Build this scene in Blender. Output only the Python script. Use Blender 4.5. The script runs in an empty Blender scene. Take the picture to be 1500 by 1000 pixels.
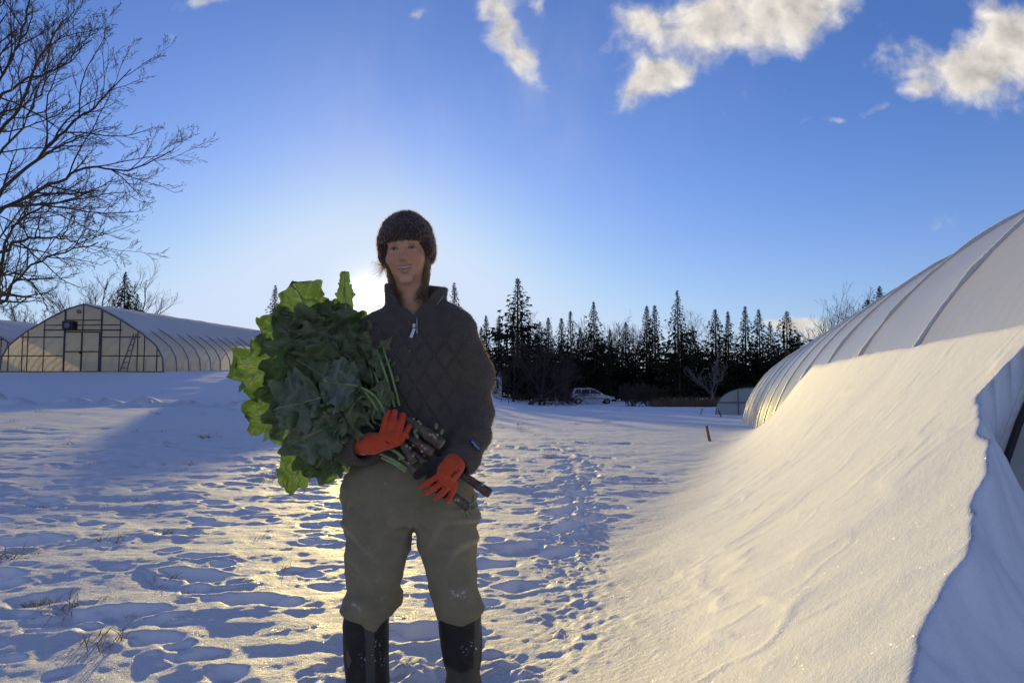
import bpy, math, random
import numpy as np
from mathutils import Vector

# ------------------------------------------------------------------ camera, sky, sun, exposure
SC = bpy.context.scene
COL = SC.collection
CAM_H, TILT, FPX = 1.05, math.radians(3.72), 1000.0
cam_data = bpy.data.cameras.new("camera")
cam_data.sensor_width = 36.0
cam_data.lens = 24.0
cam_data.clip_start = 0.05
cam_data.clip_end = 3000
cam = bpy.data.objects.new("camera", cam_data)
COL.objects.link(cam)
cam.location = (0, 0, CAM_H)
cam.rotation_euler = (math.pi / 2 + TILT, 0, 0)
SC.camera = cam


def ray(px, py):
    """direction through a point measured on the photograph, scaled to y = 1"""
    dx, dy = (px - 750) / FPX, (500 - py) / FPX
    fy = math.cos(TILT) - dy * math.sin(TILT)
    return np.array([dx / fy, 1.0, (math.sin(TILT) + dy * math.cos(TILT)) / fy])


def at(px, py, Y):
    return np.array([0, 0, CAM_H]) + ray(px, py) * Y


SUN = ray(542, 436)
SUN = SUN / np.linalg.norm(SUN)
SUN_EL = math.asin(SUN[2])
SUN_AZ = math.atan2(SUN[0], SUN[1])          # from +Y towards +X

SC.view_settings.view_transform = 'Standard'
SC.view_settings.look = 'None'
SC.view_settings.gamma = 1.0
SC.view_settings.use_curve_mapping = False
SC.view_settings.exposure = 0.5
SC.cycles.max_bounces = 10
SC.cycles.diffuse_bounces = 6
SC.cycles.transparent_max_bounces = 16
SC.cycles.use_denoising = True
SC.cycles.sample_clamp_indirect = 4.0

SKY_STRENGTH = 0.079
SUN_STRENGTH = 2.9


class NT:
    """tiny node-tree builder"""
    def __init__(self, tree):
        self.t = tree
        tree.nodes.clear()

    def n(self, typ, ins=None, **props):
        nd = self.t.nodes.new(typ)
        for k, v in props.items():
            setattr(nd, k, v)
        for k, v in (ins or {}).items():
            self.put(nd.inputs[k], v)
        return nd

    def put(self, sock, v):
        if isinstance(v, bpy.types.NodeSocket):
            self.t.links.new(v, sock)
        elif isinstance(v, bpy.types.Node):
            self.t.links.new(v.outputs[0], sock)
        else:
            if sock.type == 'RGBA' and len(v) == 3:
                v = (*v, 1.0)
            sock.default_value = v

    def m(self, op, a, b=0.0, c=0.0, clamp=False):
        nd = self.n('ShaderNodeMath', {0: a, 1: b, 2: c}, operation=op)
        nd.use_clamp = clamp
        return nd.outputs[0]

    def v(self, op, a, b=(0, 0, 0), scale=None):
        nd = self.n('ShaderNodeVectorMath', {0: a, 1: b}, operation=op)
        if scale is not None:
            self.put(nd.inputs['Scale'], scale)
        return nd.outputs['Value'] if op in ('DOT_PRODUCT', 'LENGTH', 'DISTANCE') else nd.outputs[0]

    def mix(self, f, a, b, mode='MIX'):
        nd = self.n('ShaderNodeMix', data_type='RGBA', blend_type=mode)
        self.put(nd.inputs[0], f)
        self.put(nd.inputs[6], a)
        self.put(nd.inputs[7], b)
        return nd.outputs[2]

    def noise(self, vec, scale, detail=4.0, rough=0.55, dist=0.0, dim='3D'):
        nd = self.n('ShaderNodeTexNoise', {'Scale': scale, 'Detail': detail, 'Roughness': rough, 'Distortion': dist},
                    noise_dimensions=dim)
        if vec is not None:
            self.put(nd.inputs['Vector'], vec)
        return nd

    def ramp(self, f, stops, interp='LINEAR'):
        nd = self.n('ShaderNodeValToRGB', {0: f})
        cr = nd.color_ramp
        cr.interpolation = interp
        while len(cr.elements) < len(stops):
            cr.elements.new(0.5)
        for e, (p, c) in zip(cr.elements, stops):
            e.position = p
            e.color = (*c, 1) if len(c) == 3 else c
        return nd.outputs[0]

    def sstep(self, x, lo, hi):
        nd = self.n('ShaderNodeMapRange', {'Value': x, 'From Min': lo, 'From Max': hi}, interpolation_type='SMOOTHSTEP')
        return nd.outputs[0]


world = bpy.data.worlds.new("World")
SC.world = world
world.use_nodes = True
w = NT(world.node_tree)
dirn = w.n('ShaderNodeTexCoord').outputs['Generated']
sky = w.n('ShaderNodeTexSky', sky_type='NISHITA')
sky.sun_disc = False
sky.sun_elevation = SUN_EL
sky.sun_rotation = SUN_AZ
sky.altitude = 100
sky.air_density = 1.0
sky.dust_density = 0.35
sky.ozone_density = 2.5
sep = w.n('ShaderNodeSeparateXYZ', {0: dirn})
dx_, dy_, dz_ = sep.outputs
# a blue winter sky: the Nishita colours pulled towards a clean blue
skyc = w.mix(1.0, sky.outputs[0], (0.79, 1.0, 1.70), 'MULTIPLY')
lowair = w.m('MULTIPLY', w.m('EXPONENT', w.m('DIVIDE', w.m('MAXIMUM', dz_, 0.0), -0.10)), 0.80)
skyc = w.mix(lowair, skyc, (5.0, 5.9, 7.4))
capped = w.n('ShaderNodeSeparateColor', {0: skyc})
caps = [w.m('SMOOTH_MIN', capped.outputs[k], c_, 2.0) for k, c_ in enumerate((5.6, 6.6, 8.4))]
skyc = w.n('ShaderNodeCombineColor', {0: caps[0], 1: caps[1], 2: caps[2]}).outputs[0]
cosang = w.v('DOT_PRODUCT', dirn, tuple(SUN))
ang = w.m('ARCCOSINE', w.m('MINIMUM', cosang, 1.0))


def gauss(x, s):
    q = w.m('DIVIDE', x, s)
    return w.m('EXPONENT', w.m('MULTIPLY', w.m('MULTIPLY', q, q), -1.0))


# the bright air round the sun and the disc itself
glow = w.m('ADD', w.m('MULTIPLY', gauss(ang, 0.0165), 60.0),
           w.m('ADD', w.m('MULTIPLY', gauss(ang, 0.036), 4.0), w.m('MULTIPLY', w.m('EXPONENT', w.m('DIVIDE', ang, -0.14)), 0.9)))
glowc = w.v('SCALE', (1.0, 0.90, 0.70), scale=glow)
skyc = w.mix(1.0, skyc, glowc, 'ADD')
# clouds, laid out over the dome by direction
yy = w.m('MAXIMUM', dy_, 0.05)
cx_ = w.m('DIVIDE', dx_, yy)
cz_ = w.m('DIVIDE', dz_, yy)
cp = w.n('ShaderNodeCombineXYZ', {0: cx_, 1: cz_, 2: 0.0}).outputs[0]
warp = w.noise(cp, 9.0, 4, 0.6)
wv = w.v('SCALE', w.v('SUBTRACT', warp.outputs['Color'], (0.5, 0.5, 0.5)), scale=0.055)
cpw = w.v('ADD', cp, wv)
blobs = [  # px, py, half width, half height (in photo pixels), tilt, strength
    (1075, 38, 150, 52, 0.15, 1.0), (965, 112, 62, 30, 0.5, 0.95), (1150, 10, 100, 50, 0.0, 1.0), (940, 30, 60, 30, 0, .7),
    (1440, 95, 105, 52, 0.12, 1.05), (1490, 50, 60, 50, 0, 1.0), (1360, 125, 55, 20, 0.35, 0.8),
    (742, 45, 22, 70, 0.28, 0.8), (765, 95, 22, 42, 0.1, 0.75), (720, 5, 34, 28, 0, 0.7), (790, 5, 18, 22, 0, 0.45),
    (315, 5, 40, 12, 0, 0.6), (612, 18, 16, 12, 0, .5), (1222, 174, 22, 7, 0, 0.5), (1292, 163, 20, 9, 0.3, 0.55), (1165, 478, 60, 9, 0, 0.85), (1195, 490, 40, 9, 0, 0.7),
]
mask = None
for (px, py, a, b, tl, st) in blobs:
    c0 = ray(px, py)
    rel = w.v('SUBTRACT', cpw, (c0[0], c0[2], 0))
    ca, sa = math.cos(tl), math.sin(tl)
    u = w.v('DOT_PRODUCT', rel, (ca * FPX / a, sa * FPX / a, 0))
    v = w.v('DOT_PRODUCT', rel, (-sa * FPX / b, ca * FPX / b, 0))
    r2 = w.m('ADD', w.m('MULTIPLY', u, u), w.m('MULTIPLY', v, v))
    g = w.m('MULTIPLY', w.m('EXPONENT', w.m('MULTIPLY', r2, -0.8)), st)
    mask = g if mask is None else w.m('MAXIMUM', mask, g)
n1 = w.noise(cpw, 13.0, 8, 0.56).outputs[0]
n2 = w.noise(w.v('ADD', cpw, (-0.014, -0.011, 0)), 13.0, 8, 0.56).outputs[0]
dens = w.m('ADD', mask, w.m('MULTIPLY', w.m('SUBTRACT', n1, 0.5), 1.5))
alpha = w.sstep(dens, 0.22, 0.86)
lum = w.m('ADD', 0.70, w.m('MULTIPLY', w.m('SUBTRACT', n1, n2), 1.3))
thick = w.sstep(dens, 0.55, 1.25)
lum = w.m('SUBTRACT', lum, w.m('MULTIPLY', thick, 0.16))
cloudc = w.v('SCALE', (1.0, 0.93, 0.82), scale=w.m('MULTIPLY', lum, 10.6))
front = w.sstep(dy_, 0.05, 0.2)
skyc = w.mix(w.m('MULTIPLY', w.m('MULTIPLY', alpha, front), 0.93), skyc, cloudc)
# thin veils high to the left of the clouds
veil = w.noise(w.v('MULTIPLY', cp, (1.0, 0.5, 1)), 3.2, 5, 0.6).outputs[0]
c1 = ray(715, 190)
vrel = w.v('SUBTRACT', cp, (c1[0], c1[2], 0))
vm = w.m('EXPONENT', w.m('MULTIPLY', w.v('DOT_PRODUCT', vrel, vrel), -22.0))
vf = w.m('MULTIPLY', w.m('MULTIPLY', w.sstep(veil, 0.42, 0.75), vm), w.m('MULTIPLY', front, 0.42))
skyc = w.mix(vf, skyc, (6.0, 6.0, 6.6))
# unseen warm cloud behind the camera, added as fill for the figure's front
bn = w.noise(w.v('MULTIPLY', dirn, (1.0, 1.0, 1.8)), 2.6, 6, 0.6).outputs[0]
bk = w.m('MULTIPLY', w.sstep(bn, 0.40, 0.56), w.m('MULTIPLY', w.sstep(w.m('MULTIPLY', dy_, -1.0), 0.10, 0.35), w.sstep(dz_, 0.02, 0.12)))
skyc = w.mix(w.m('MULTIPLY', bk, 0.24), skyc, w.v('SCALE', (1.0, 0.86, 0.68), scale=w.m('ADD', 5.5, w.m('MULTIPLY', bn, 6.0))))
bg = w.n('ShaderNodeBackground', {'Color': skyc, 'Strength': SKY_STRENGTH})
wo = w.n('ShaderNodeOutputWorld', {'Surface': bg})

sun_data = bpy.data.lights.new("sun", 'SUN')
sun_data.energy = SUN_STRENGTH
sun_data.angle = math.radians(0.5)
sun_data.color = (1.0, 0.75, 0.24)
sun = bpy.data.objects.new("sun", sun_data)
COL.objects.link(sun)
sun.location = (-20, 40, 30)
sun.rotation_euler = Vector(tuple(SUN)).to_track_quat('Z', 'Y').to_euler()

# ------------------------------------------------------------------ helpers
rng = np.random.default_rng(7)
random.seed(7)


def tag(o, label=None, cat=None, group=None, kind=None):
    if label: o['label'] = label
    if cat: o['category'] = cat
    if group: o['group'] = group
    if kind: o['kind'] = kind
    return o


def empty(name, base, label, cat, group=None):
    o = bpy.data.objects.new(name, None)
    COL.objects.link(o)
    o.location = tuple(float(v) for v in base)
    o.empty_display_size = 0.2
    return tag(o, label, cat, group)


def wloc(o):
    p = np.zeros(3)
    while o is not None:
        p = p + np.array(o.location)
        o = o.parent
    return p


def mesh(name, V, F, mat, parent=None, base=None, smooth=True, attrs=None):
    """one mesh object from WORLD-space vertices; base = where its origin goes"""
    V = np.asarray(V, dtype=np.float32).reshape(-1, 3)
    org = wloc(parent) if parent is not None else (np.zeros(3) if base is None else np.asarray(base, float))
    V = V - org.astype(np.float32)
    me = bpy.data.meshes.new(name)
    if isinstance(F, np.ndarray) and F.ndim == 2:
        k = F.shape[1]
        me.vertices.add(len(V)); me.vertices.foreach_set('co', V.ravel())
        me.loops.add(F.size); me.loops.foreach_set('vertex_index', F.astype(np.int32).ravel())
        me.polygons.add(len(F)); me.polygons.foreach_set('loop_start', np.arange(0, F.size, k, dtype=np.int32))
        me.update(calc_edges=True)
        me.validate()
    else:
        me.from_pydata([tuple(map(float, v)) for v in V], [], [tuple(map(int, f)) for f in F])
        me.update()
    if smooth:
        me.polygons.foreach_set('use_smooth', np.ones(len(me.polygons), dtype=bool))
    for an, av in (attrs or {}).items():
        av = np.asarray(av, dtype=np.float32)
        if av.ndim == 1:
            a = me.attributes.new(an, 'FLOAT', 'POINT'); a.data.foreach_set('value', av)
        else:
            a = me.attributes.new(an, 'FLOAT_VECTOR', 'POINT'); a.data.foreach_set('vector', av.ravel())
    for m_ in (mat if isinstance(mat, (list, tuple)) else [mat]):
        me.materials.append(m_)
    o = bpy.data.objects.new(name, me)
    COL.objects.link(o)
    if parent is not None:
        o.parent = parent
    else:
        o.location = tuple(float(v) for v in org)
    return o


def copy_tree(o, parent=None):
    c = o.copy()
    COL.objects.link(c)
    c.parent = parent
    for ch in o.children:
        copy_tree(ch, c)
    return c


class MB:
    """collects geometry for ONE mesh"""
    def __init__(self):
        self.V, self.F, self.nv = [], [], 0

    def add(self, V, F):
        V = np.asarray(V, float)
        self.V.append(V)
        self.F += [tuple(int(i) + self.nv for i in f) for f in F]
        self.nv += len(V)
        return self

    def box(self, c, s, rz=0.0, M=None):
        c = np.asarray(c, float); s = np.asarray(s, float) / 2
        P = np.array([[x, y, z] for x in (-1, 1) for y in (-1, 1) for z in (-1, 1)], float) * s
        if M is not None:
            P = P @ np.asarray(M).T
        if rz:
            P = P @ np.array([[math.cos(rz), math.sin(rz), 0], [-math.sin(rz), math.cos(rz), 0], [0, 0, 1]])
        return self.add(P + c, [(0, 1, 3, 2), (4, 6, 7, 5), (0, 4, 5, 1), (2, 3, 7, 6), (0, 2, 6, 4), (1, 5, 7, 3)])

    def tube(self, pts, rad, n=6, cap=True):
        pts = np.asarray(pts, float)
        rad = np.broadcast_to(np.asarray(rad, float), (len(pts),))
        V = []
        t = np.gradient(pts, axis=0)
        t /= np.linalg.norm(t, axis=1)[:, None] + 1e-12
        ref = np.array([0, 0, 1.0]) if abs(t[0][2]) < 0.9 else np.array([1.0, 0, 0])
        for p, d, r in zip(pts, t, rad):
            u = np.cross(d, ref)
            if np.linalg.norm(u) < 1e-6:
                u = np.cross(d, [0.3, 1, 0.2])
            u /= np.linalg.norm(u)
            ref = np.cross(u, d)
            a = np.arange(n) * 2 * math.pi / n
            V.append(p + r * (np.cos(a)[:, None] * u + np.sin(a)[:, None] * ref))
        V = np.concatenate(V)
        F = []
        for i in range(len(pts) - 1):
            for j in range(n):
                k = (j + 1) % n
                F.append((i * n + j, i * n + k, (i + 1) * n + k, (i + 1) * n + j))
        if cap:
            F.append(tuple(range(n - 1, -1, -1)))
            F.append(tuple((len(pts) - 1) * n + j for j in range(n)))
        return self.add(V, F)

    def build(self, name, mat, parent=None, base=None, smooth=False, attrs=None):
        return mesh(name, np.concatenate(self.V), self.F, mat, parent, base, smooth, attrs)


# numpy gradient noise
def _h(ix, iy, s):
    n = (ix.astype(np.int64) * 374761393 + iy.astype(np.int64) * 668265263 + s * 974634777) & 0xFFFFFFFF
    n = ((n ^ (n >> 13)) * 1274126177) & 0xFFFFFFFF
    return (n ^ (n >> 16)) & 0xFFFFFFFF


def pn(x, y, seed=0):
    ix, iy = np.floor(x), np.floor(y)
    fx, fy = x - ix, y - iy
    ux, uy = fx * fx * fx * (fx * (fx * 6 - 15) + 10), fy * fy * fy * (fy * (fy * 6 - 15) + 10)
    def g(a, b):
        t = _h(ix + a, iy + b, seed) / 4294967296.0 * 2 * math.pi
        return np.cos(t) * (fx - a) + np.sin(t) * (fy - b)
    return 1.5 * ((g(0, 0) * (1 - ux) + g(1, 0) * ux) * (1 - uy) + (g(0, 1) * (1 - ux) + g(1, 1) * ux) * uy)


def fbm(x, y, seed=0, o=4):
    r, a, f = 0, 1.0, 1.0
    for i in range(o):
        r = r + a * pn(x * f + i * 17.3, y * f - i * 9.1, seed + i)
        a *= 0.5; f *= 2.03
    return r


def sst(x, lo, hi):
    t = np.clip((x - lo) / (hi - lo), 0, 1)
    return t * t * (3 - 2 * t)


# signed-distance modelling + surface nets
def sd_cone(P, a, b, ra, rb):
    a, b = np.asarray(a, float), np.asarray(b, float)
    d = b - a
    t = np.clip(((P - a) @ d) / (d @ d + 1e-12), 0, 1)
    return np.linalg.norm(P - a - t[..., None] * d, axis=-1) - (ra + t * (rb - ra))


def sd_chain(P, pts, rad, k=0.0):
    r = None
    for i in range(len(pts) - 1):
        d = sd_cone(P, pts[i], pts[i + 1], rad[i], rad[i + 1])
        r = d if r is None else (smin(r, d, k) if k else np.minimum(r, d))
    return r


def sd_ell(P, c, r):
    p = P - np.asarray(c, float)
    r = np.asarray(r, float)
    k0 = np.linalg.norm(p / r, axis=-1)
    k1 = np.linalg.norm(p / (r * r), axis=-1)
    return k0 * (k0 - 1.0) / (k1 + 1e-9)


def smin(a, b, k):
    h = np.clip(0.5 + 0.5 * (b - a) / k, 0, 1)
    return b + (a - b) * h - k * h * (1 - h)


def smax(a, b, k):
    return -smin(-a, -b, k)


def surface(f, ax):
    """surface nets of f over the rectilinear grid with axes ax"""
    X, Y, Z = np.meshgrid(*ax, indexing='ij')
    P = np.stack([X, Y, Z], -1)
    D = f(P)
    nx, ny, nz = D.shape
    S = D < 0
    cs = np.zeros((nx - 1, ny - 1, nz - 1, 3)); cn = np.zeros((nx - 1, ny - 1, nz - 1))
    sh = D.shape
    for axis in range(3):
        lo = [slice(None)] * 3; hi = [slice(None)] * 3
        lo[axis] = slice(0, -1); hi[axis] = slice(1, None)
        d0, d1 = D[tuple(lo)], D[tuple(hi)]
        cr = (d0 < 0) != (d1 < 0)
        t = np.where(cr, d0 / np.where(cr, d0 - d1, 1), 0)
        p = P[tuple(lo)] + t[..., None] * (P[tuple(hi)] - P[tuple(lo)])
        o = [a for a in range(3) if a != axis]
        for i in (0, 1):
            for j in (0, 1):
                sl = [slice(None)] * 3
                sl[o[0]] = slice(i, sh[o[0]] - 1 + i)
                sl[o[1]] = slice(j, sh[o[1]] - 1 + j)
                c = cr[tuple(sl)]
                cs += np.where(c[..., None], p[tuple(sl)], 0)
                cn += c
    act = cn > 0
    idx = -np.ones(cn.shape, int)
    idx[act] = np.arange(act.sum())
    V = cs[act] / cn[act][:, None]
    F = []
    for axis in range(3):
        o = [(axis + 1) % 3, (axis + 2) % 3]
        lo = [slice(None)] * 3; hi = [slice(None)] * 3
        lo[axis] = slice(0, -1); hi[axis] = slice(1, None)
        s0, s1 = S[tuple(lo)], S[tuple(hi)]
        cr = (s0 != s1)
        g = np.argwhere(cr)
        ok = (g[:, o[0]] > 0) & (g[:, o[1]] > 0) & (g[:, o[0]] < sh[o[0]] - 1) & (g[:, o[1]] < sh[o[1]] - 1)
        g = g[ok]
        q = []
        for (i, j) in ((-1, -1), (0, -1), (0, 0), (-1, 0)):
            c = g.copy(); c[:, o[0]] += i; c[:, o[1]] += j
            q.append(idx[c[:, 0], c[:, 1], c[:, 2]])
        q = np.stack(q, 1)
        inside0 = s0[g[:, 0], g[:, 1], g[:, 2]]
        q = np.where(inside0[:, None], q, q[:, ::-1])
        F.append(q)
    F = np.concatenate(F)
    return V, F


def axis(lo, hi, h):
    return np.arange(lo, hi + h, h)


def vnormals(V, F):
    n = np.cross(V[F[:, 2]] - V[F[:, 0]], V[F[:, 3]] - V[F[:, 1]])
    N = np.zeros_like(V)
    for k in range(4):
        np.add.at(N, F[:, k], n)
    return N / (np.linalg.norm(N, axis=1)[:, None] + 1e-12)


# ------------------------------------------------------------------ materials
def material(name):
    m_ = bpy.data.materials.new(name)
    m_.use_nodes = True
    t = NT(m_.node_tree)
    return m_, t


def out(t, sh):
    t.n('ShaderNodeOutputMaterial', {'Surface': sh})


def principled(t, **k):
    names = {'base': 'Base Color', 'rough': 'Roughness', 'spec': 'Specular IOR Level', 'normal': 'Normal', 'metal': 'Metallic',
             'sheen': 'Sheen Weight', 'sheen_rough': 'Sheen Roughness', 'sheen_tint': 'Sheen Tint', 'sss': 'Subsurface Weight',
             'sss_r': 'Subsurface Radius', 'sss_s': 'Subsurface Scale', 'coat': 'Coat Weight', 'trans': 'Transmission Weight', 'alpha': 'Alpha'}
    return t.n('ShaderNodeBsdfPrincipled', {names[a]: b for a, b in k.items()}).outputs[0]


def bump(t, h, strength=0.3, dist=0.01, normal=None):
    ins = {'Strength': strength, 'Distance': dist, 'Height': h}
    if normal is not None:
        ins['Normal'] = normal
    return t.n('ShaderNodeBump', ins).outputs[0]


def simple(name, base, rough=0.6, var=0.25, scale=12.0, bump_s=0.15, bump_scale=60.0, spec=0.3, sheen=0.0, metal=0.0):
    m_, t = material(name)
    co = t.n('ShaderNodeTexCoord').outputs['Object']
    nz = t.noise(co, scale, 5, 0.6).outputs[0]
    c = t.mix(nz, tuple(b * (1 - var) for b in base), tuple(min(1, b * (1 + var)) for b in base))
    nb = t.noise(co, bump_scale, 4, 0.6).outputs[0]
    out(t, principled(t, base=c, rough=rough, spec=spec, normal=bump(t, nb, bump_s, 0.01), sheen=sheen, metal=metal))
    return m_


def snow_material(name, near=True):
    m_, t = material(name)
    geo = t.n('ShaderNodeNewGeometry')
    co = geo.outputs['Position']
    nA = t.noise(co, 3.0, 5, 0.6).outputs[0]
    nB = t.noise(co, 38.0, 5, 0.65).outputs[0]
    nC = t.noise(co, 190.0, 2, 0.6).outputs[0]
    hgt = t.m('ADD', t.m('MULTIPLY', nB, 0.7), t.m('MULTIPLY', nC, 0.35))
    flat = t.sstep(t.n('ShaderNodeSeparateXYZ', {0: geo.outputs['Normal']}).outputs[2], 0.86, 0.985)
    b1 = bump(t, hgt, t.m('ADD', 0.34, t.m('MULTIPLY', flat, 0.66)), t.m('ADD', 0.012, t.m('MULTIPLY', flat, 0.012)))
    base = t.mix(nA, (0.82, 0.85, 0.90), (0.90, 0.92, 0.95))
    body = principled(t, base=base, rough=0.62, spec=0.35, normal=b1)
    # ice crystals: every small cell has its own facet
    vo = t.n('ShaderNodeTexVoronoi', {'Vector': co, 'Scale': 260.0}, feature='F1')
    rnd = t.v('SUBTRACT', vo.outputs['Color'], (0.5, 0.5, 0.5))
    nrm = t.v('NORMALIZE', t.v('ADD', geo.outputs['Normal'], t.v('SCALE', rnd, scale=1.5)))
    gl = t.n('ShaderNodeBsdfGlossy', {'Color': (1, 1, 1), 'Roughness': 0.22, 'Normal': nrm}).outputs[0]
    mixs = t.n('ShaderNodeMixShader', {0: t.m('MULTIPLY', t.sstep(t.noise(co, 9.0, 4, .7).outputs[0],   .45, .85), .032), 1: body, 2: gl}).outputs[0]
    out(t, mixs)
    return m_


M = {}
M['snow'] = snow_material('snow')


def film_material(name, base, transl, transp, streak=(3.0, 3.0, 30.0), rough=0.3, tint=None):
    m_, t = material(name)
    uvw = t.n('ShaderNodeAttribute', attribute_name='film')
    co = t.v('MULTIPLY', uvw.outputs['Vector'], streak)
    st = t.noise(co, 1.0, 6, 0.65).outputs[0]
    big = t.noise(uvw.outputs['Vector'], 1.2, 4, 0.6).outputs[0]
    f = t.m('ADD', t.m('MULTIPLY', st, 0.6), t.m('MULTIPLY', big, 0.4))
    c = t.mix(f, tuple(b * 0.62 for b in base), tuple(min(1, b * 1.3) for b in base))
    b1 = bump(t, st, 0.35, 0.012)
    body = principled(t, base=c, rough=rough, spec=0.5, normal=b1)
    tr = t.n('ShaderNodeBsdfTranslucent', {'Color': tint or base, 'Normal': b1}).outputs[0]
    mixs = t.n('ShaderNodeMixShader', {0: transl, 1: body, 2: tr}).outputs[0]
    if transp > 0:
        tp = t.n('ShaderNodeBsdfTransparent', {'Color': (0.9, 0.9, 0.88)}).outputs[0]
        mixs = t.n('ShaderNodeMixShader', {0: transp, 1: mixs, 2: tp}).outputs[0]
    out(t, mixs)
    return m_


M['film'] = film_material('frosted_film', (0.82, 0.85, 0.88), 0.34, 0.0, streak=(22.0, 1.6, 0), rough=0.2)
M['film_end'] = film_material('cloudy_end_film', (0.55, 0.55, 0.50), 0.5, 0.1, streak=(6, 2, 0))
M['film_gable'] = film_material('aged_end_film', (0.84, 0.75, 0.56), 0.66, 0.30, streak=(0.8, 1.5, 0), tint=(0.92, 0.82, 0.60))
M['film_side'] = film_material('aged_side_film', (0.80, 0.74, 0.62), 0.55, 0.25, streak=(1, 4, 0))
m_, t = material('thin_snow')
co = t.n('ShaderNodeNewGeometry').outputs['Position']
b1 = bump(t, t.noise(co, 20.0, 5, .65).outputs[0], .4, .02)
out(t, t.n('ShaderNodeMixShader', {0: .42, 1: principled(t, base=(.86, .88, .92), rough=.7, spec=.25, normal=b1), 2: t.n('ShaderNodeBsdfTranslucent', {'Color': (.9, .9, .9, 1)}).outputs[0]}).outputs[0])
M['thin_snow'] = m_
M['frost'] = simple('frosted_steel', (0.78, 0.75, 0.68), 0.35, 0.3, 30, 0.8, 45, 0.5)
M['steel'] = simple('galvanised_steel', (0.13, 0.14, 0.16), 0.5, 0.25, 10, 0.1, 40, 0.4)
M['dark_frame'] = simple('dark_painted_frame', (0.05, 0.055, 0.07), 0.55, 0.2, 8, 0.1, 40, 0.3)
M['bark'] = simple('grey_bark', (0.07, 0.058, 0.048), 0.85, 0.4, 14, 0.7, 30, 0.15)
M['pale_bark'] = simple('pale_bark', (0.20, 0.18, 0.16), 0.85, 0.35, 14, 0.6, 30, 0.15)
M['twig'] = simple('brown_twigs', (0.085, 0.066, 0.055), 0.85, 0.35, 2, 0.3, 30, 0.1)
M['needle'] = simple('spruce_needles', (0.022, 0.032, 0.018), 0.75, 0.5, 1.3, 0.2, 20, 0.15)
M['straw'] = simple('dry_grass', (0.34, 0.22, 0.09), 0.8, 0.45, 25, 0.2, 40, 0.15)
M['wood_stake'] = simple('weathered_stake', (0.22, 0.13, 0.06), 0.8, 0.35, 30, 0.4, 60, 0.15)
M['white_paint'] = simple('white_paint', (0.72, 0.72, 0.72), 0.6, 0.08, 8, 0.1, 40, 0.3)
M['dark_glass'] = simple('dark_glass', (0.012, 0.014, 0.018), 0.08, 0.1, 3, 0.0, 40, 0.5)
M['black_plastic'] = simple('black_plastic', (0.018, 0.018, 0.02), 0.5, 0.2, 20, 0.1, 60, 0.3)

# ------------------------------------------------------------------ the right-hand tunnel's frame (s along, r across, z up)
PHI = math.radians(16.56)
TA = np.array([math.sin(PHI), math.cos(PHI)])
TR = np.array([math.cos(PHI), -math.sin(PHI)])
TUN = dict(r0=0.896, a=3.607, H=3.148, n=1.93, s0=2.99, ds=2.045, N=12, tilt=-0.022)


def tw(s, r, z):
    return np.array([s * TA[0] + r * TR[0], s * TA[1] + r * TR[1], z])


def tun_profile(th):
    r = TUN['r0'] + TUN['a'] - TUN['a'] * np.sign(np.cos(th)) * np.abs(np.cos(th)) ** (2 / TUN['n'])
    z = TUN['H'] * np.sin(th) ** (2 / TUN['n'])
    return r, z


# ------------------------------------------------------------------ ground
PY, PZL, PZR = [-300, 2.5, 9, 15, 20, 25.5, 33, 38, 50, 70, 110, 400], [0, 0, .36, .39, .38, .40, 1.32, 1.78, 2.2, 2.5, 2.8, 3.0], \
    [0, 0, 0.02, -.05, -.14, -.24, -.34, -.42, -.6, -.85, -.95, -0.8]


def base_ground(x, y):
    wl = sst(-x, -3, 13)
    return wl * np.interp(y, PY, PZL) + (1 - wl) * np.interp(y, PY, PZR)


def drift_height(x, y):
    s = x * TA[0] + y * TA[1]
    r = x * TR[0] + y * TR[1]
    hw = np.interp(s, [-3, 1, 3, 7, 9.2, 11.3, 13.4, 15.5, 17.5, 20, 24, 27], [.7, 1.10, 1.22, 1.22, 1.21, 1.0, .66, .36, .16, .02, -.3, -.5])
    rt = np.interp(s, [-3, 2.5, 4, 8.5, 12, 15, 20], [-1.0, -.9, -.86, -.42, -.15, -.05, .2])
    rt = rt + 0.05 * fbm(s * 0.9, r * 0.3, 40, 3)
    rw = 1.14
    t = (r - rt) / (rw - rt)
    tc = np.clip(t, 0, 1.03)
    z = hw * tc ** 2.0
    z = np.where(r > 2.2, np.minimum(z, hw * 1.06 * np.clip(1 - (r - 2.2) / 1.5, 0, 1)), z)
    # wind crest where the drift breaks off in front of the tunnel's end wall
    crest = np.interp(s, [-2, 1.5, 2.1, 2.6, 2.85, 2.98], [-2.2, .30, .65, .872, .93, .95])
    e = (r - crest) * 0.86 + 0.035 * fbm(s * 3.0, r * 3.0, 55, 4)
    e = np.where(s > 3.0, -1, e)
    ep = np.clip(e, 0, None)
    zc = np.maximum(z, 0)
    low = np.clip(0.18 + 0.20 * (s - 1.0), 0.05, .68) - 0.12 * np.clip(r - 1.0, 0, 3)
    blend = 1 - np.exp(-(ep / 0.06) ** 1.2)
    zn = zc * (1 - blend) + np.minimum(low, zc) * blend
    z = np.where(e > 0, zn, z)
    inside = (s > -3) & (s < 27)
    return np.where(inside, z, 0), t, e


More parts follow.
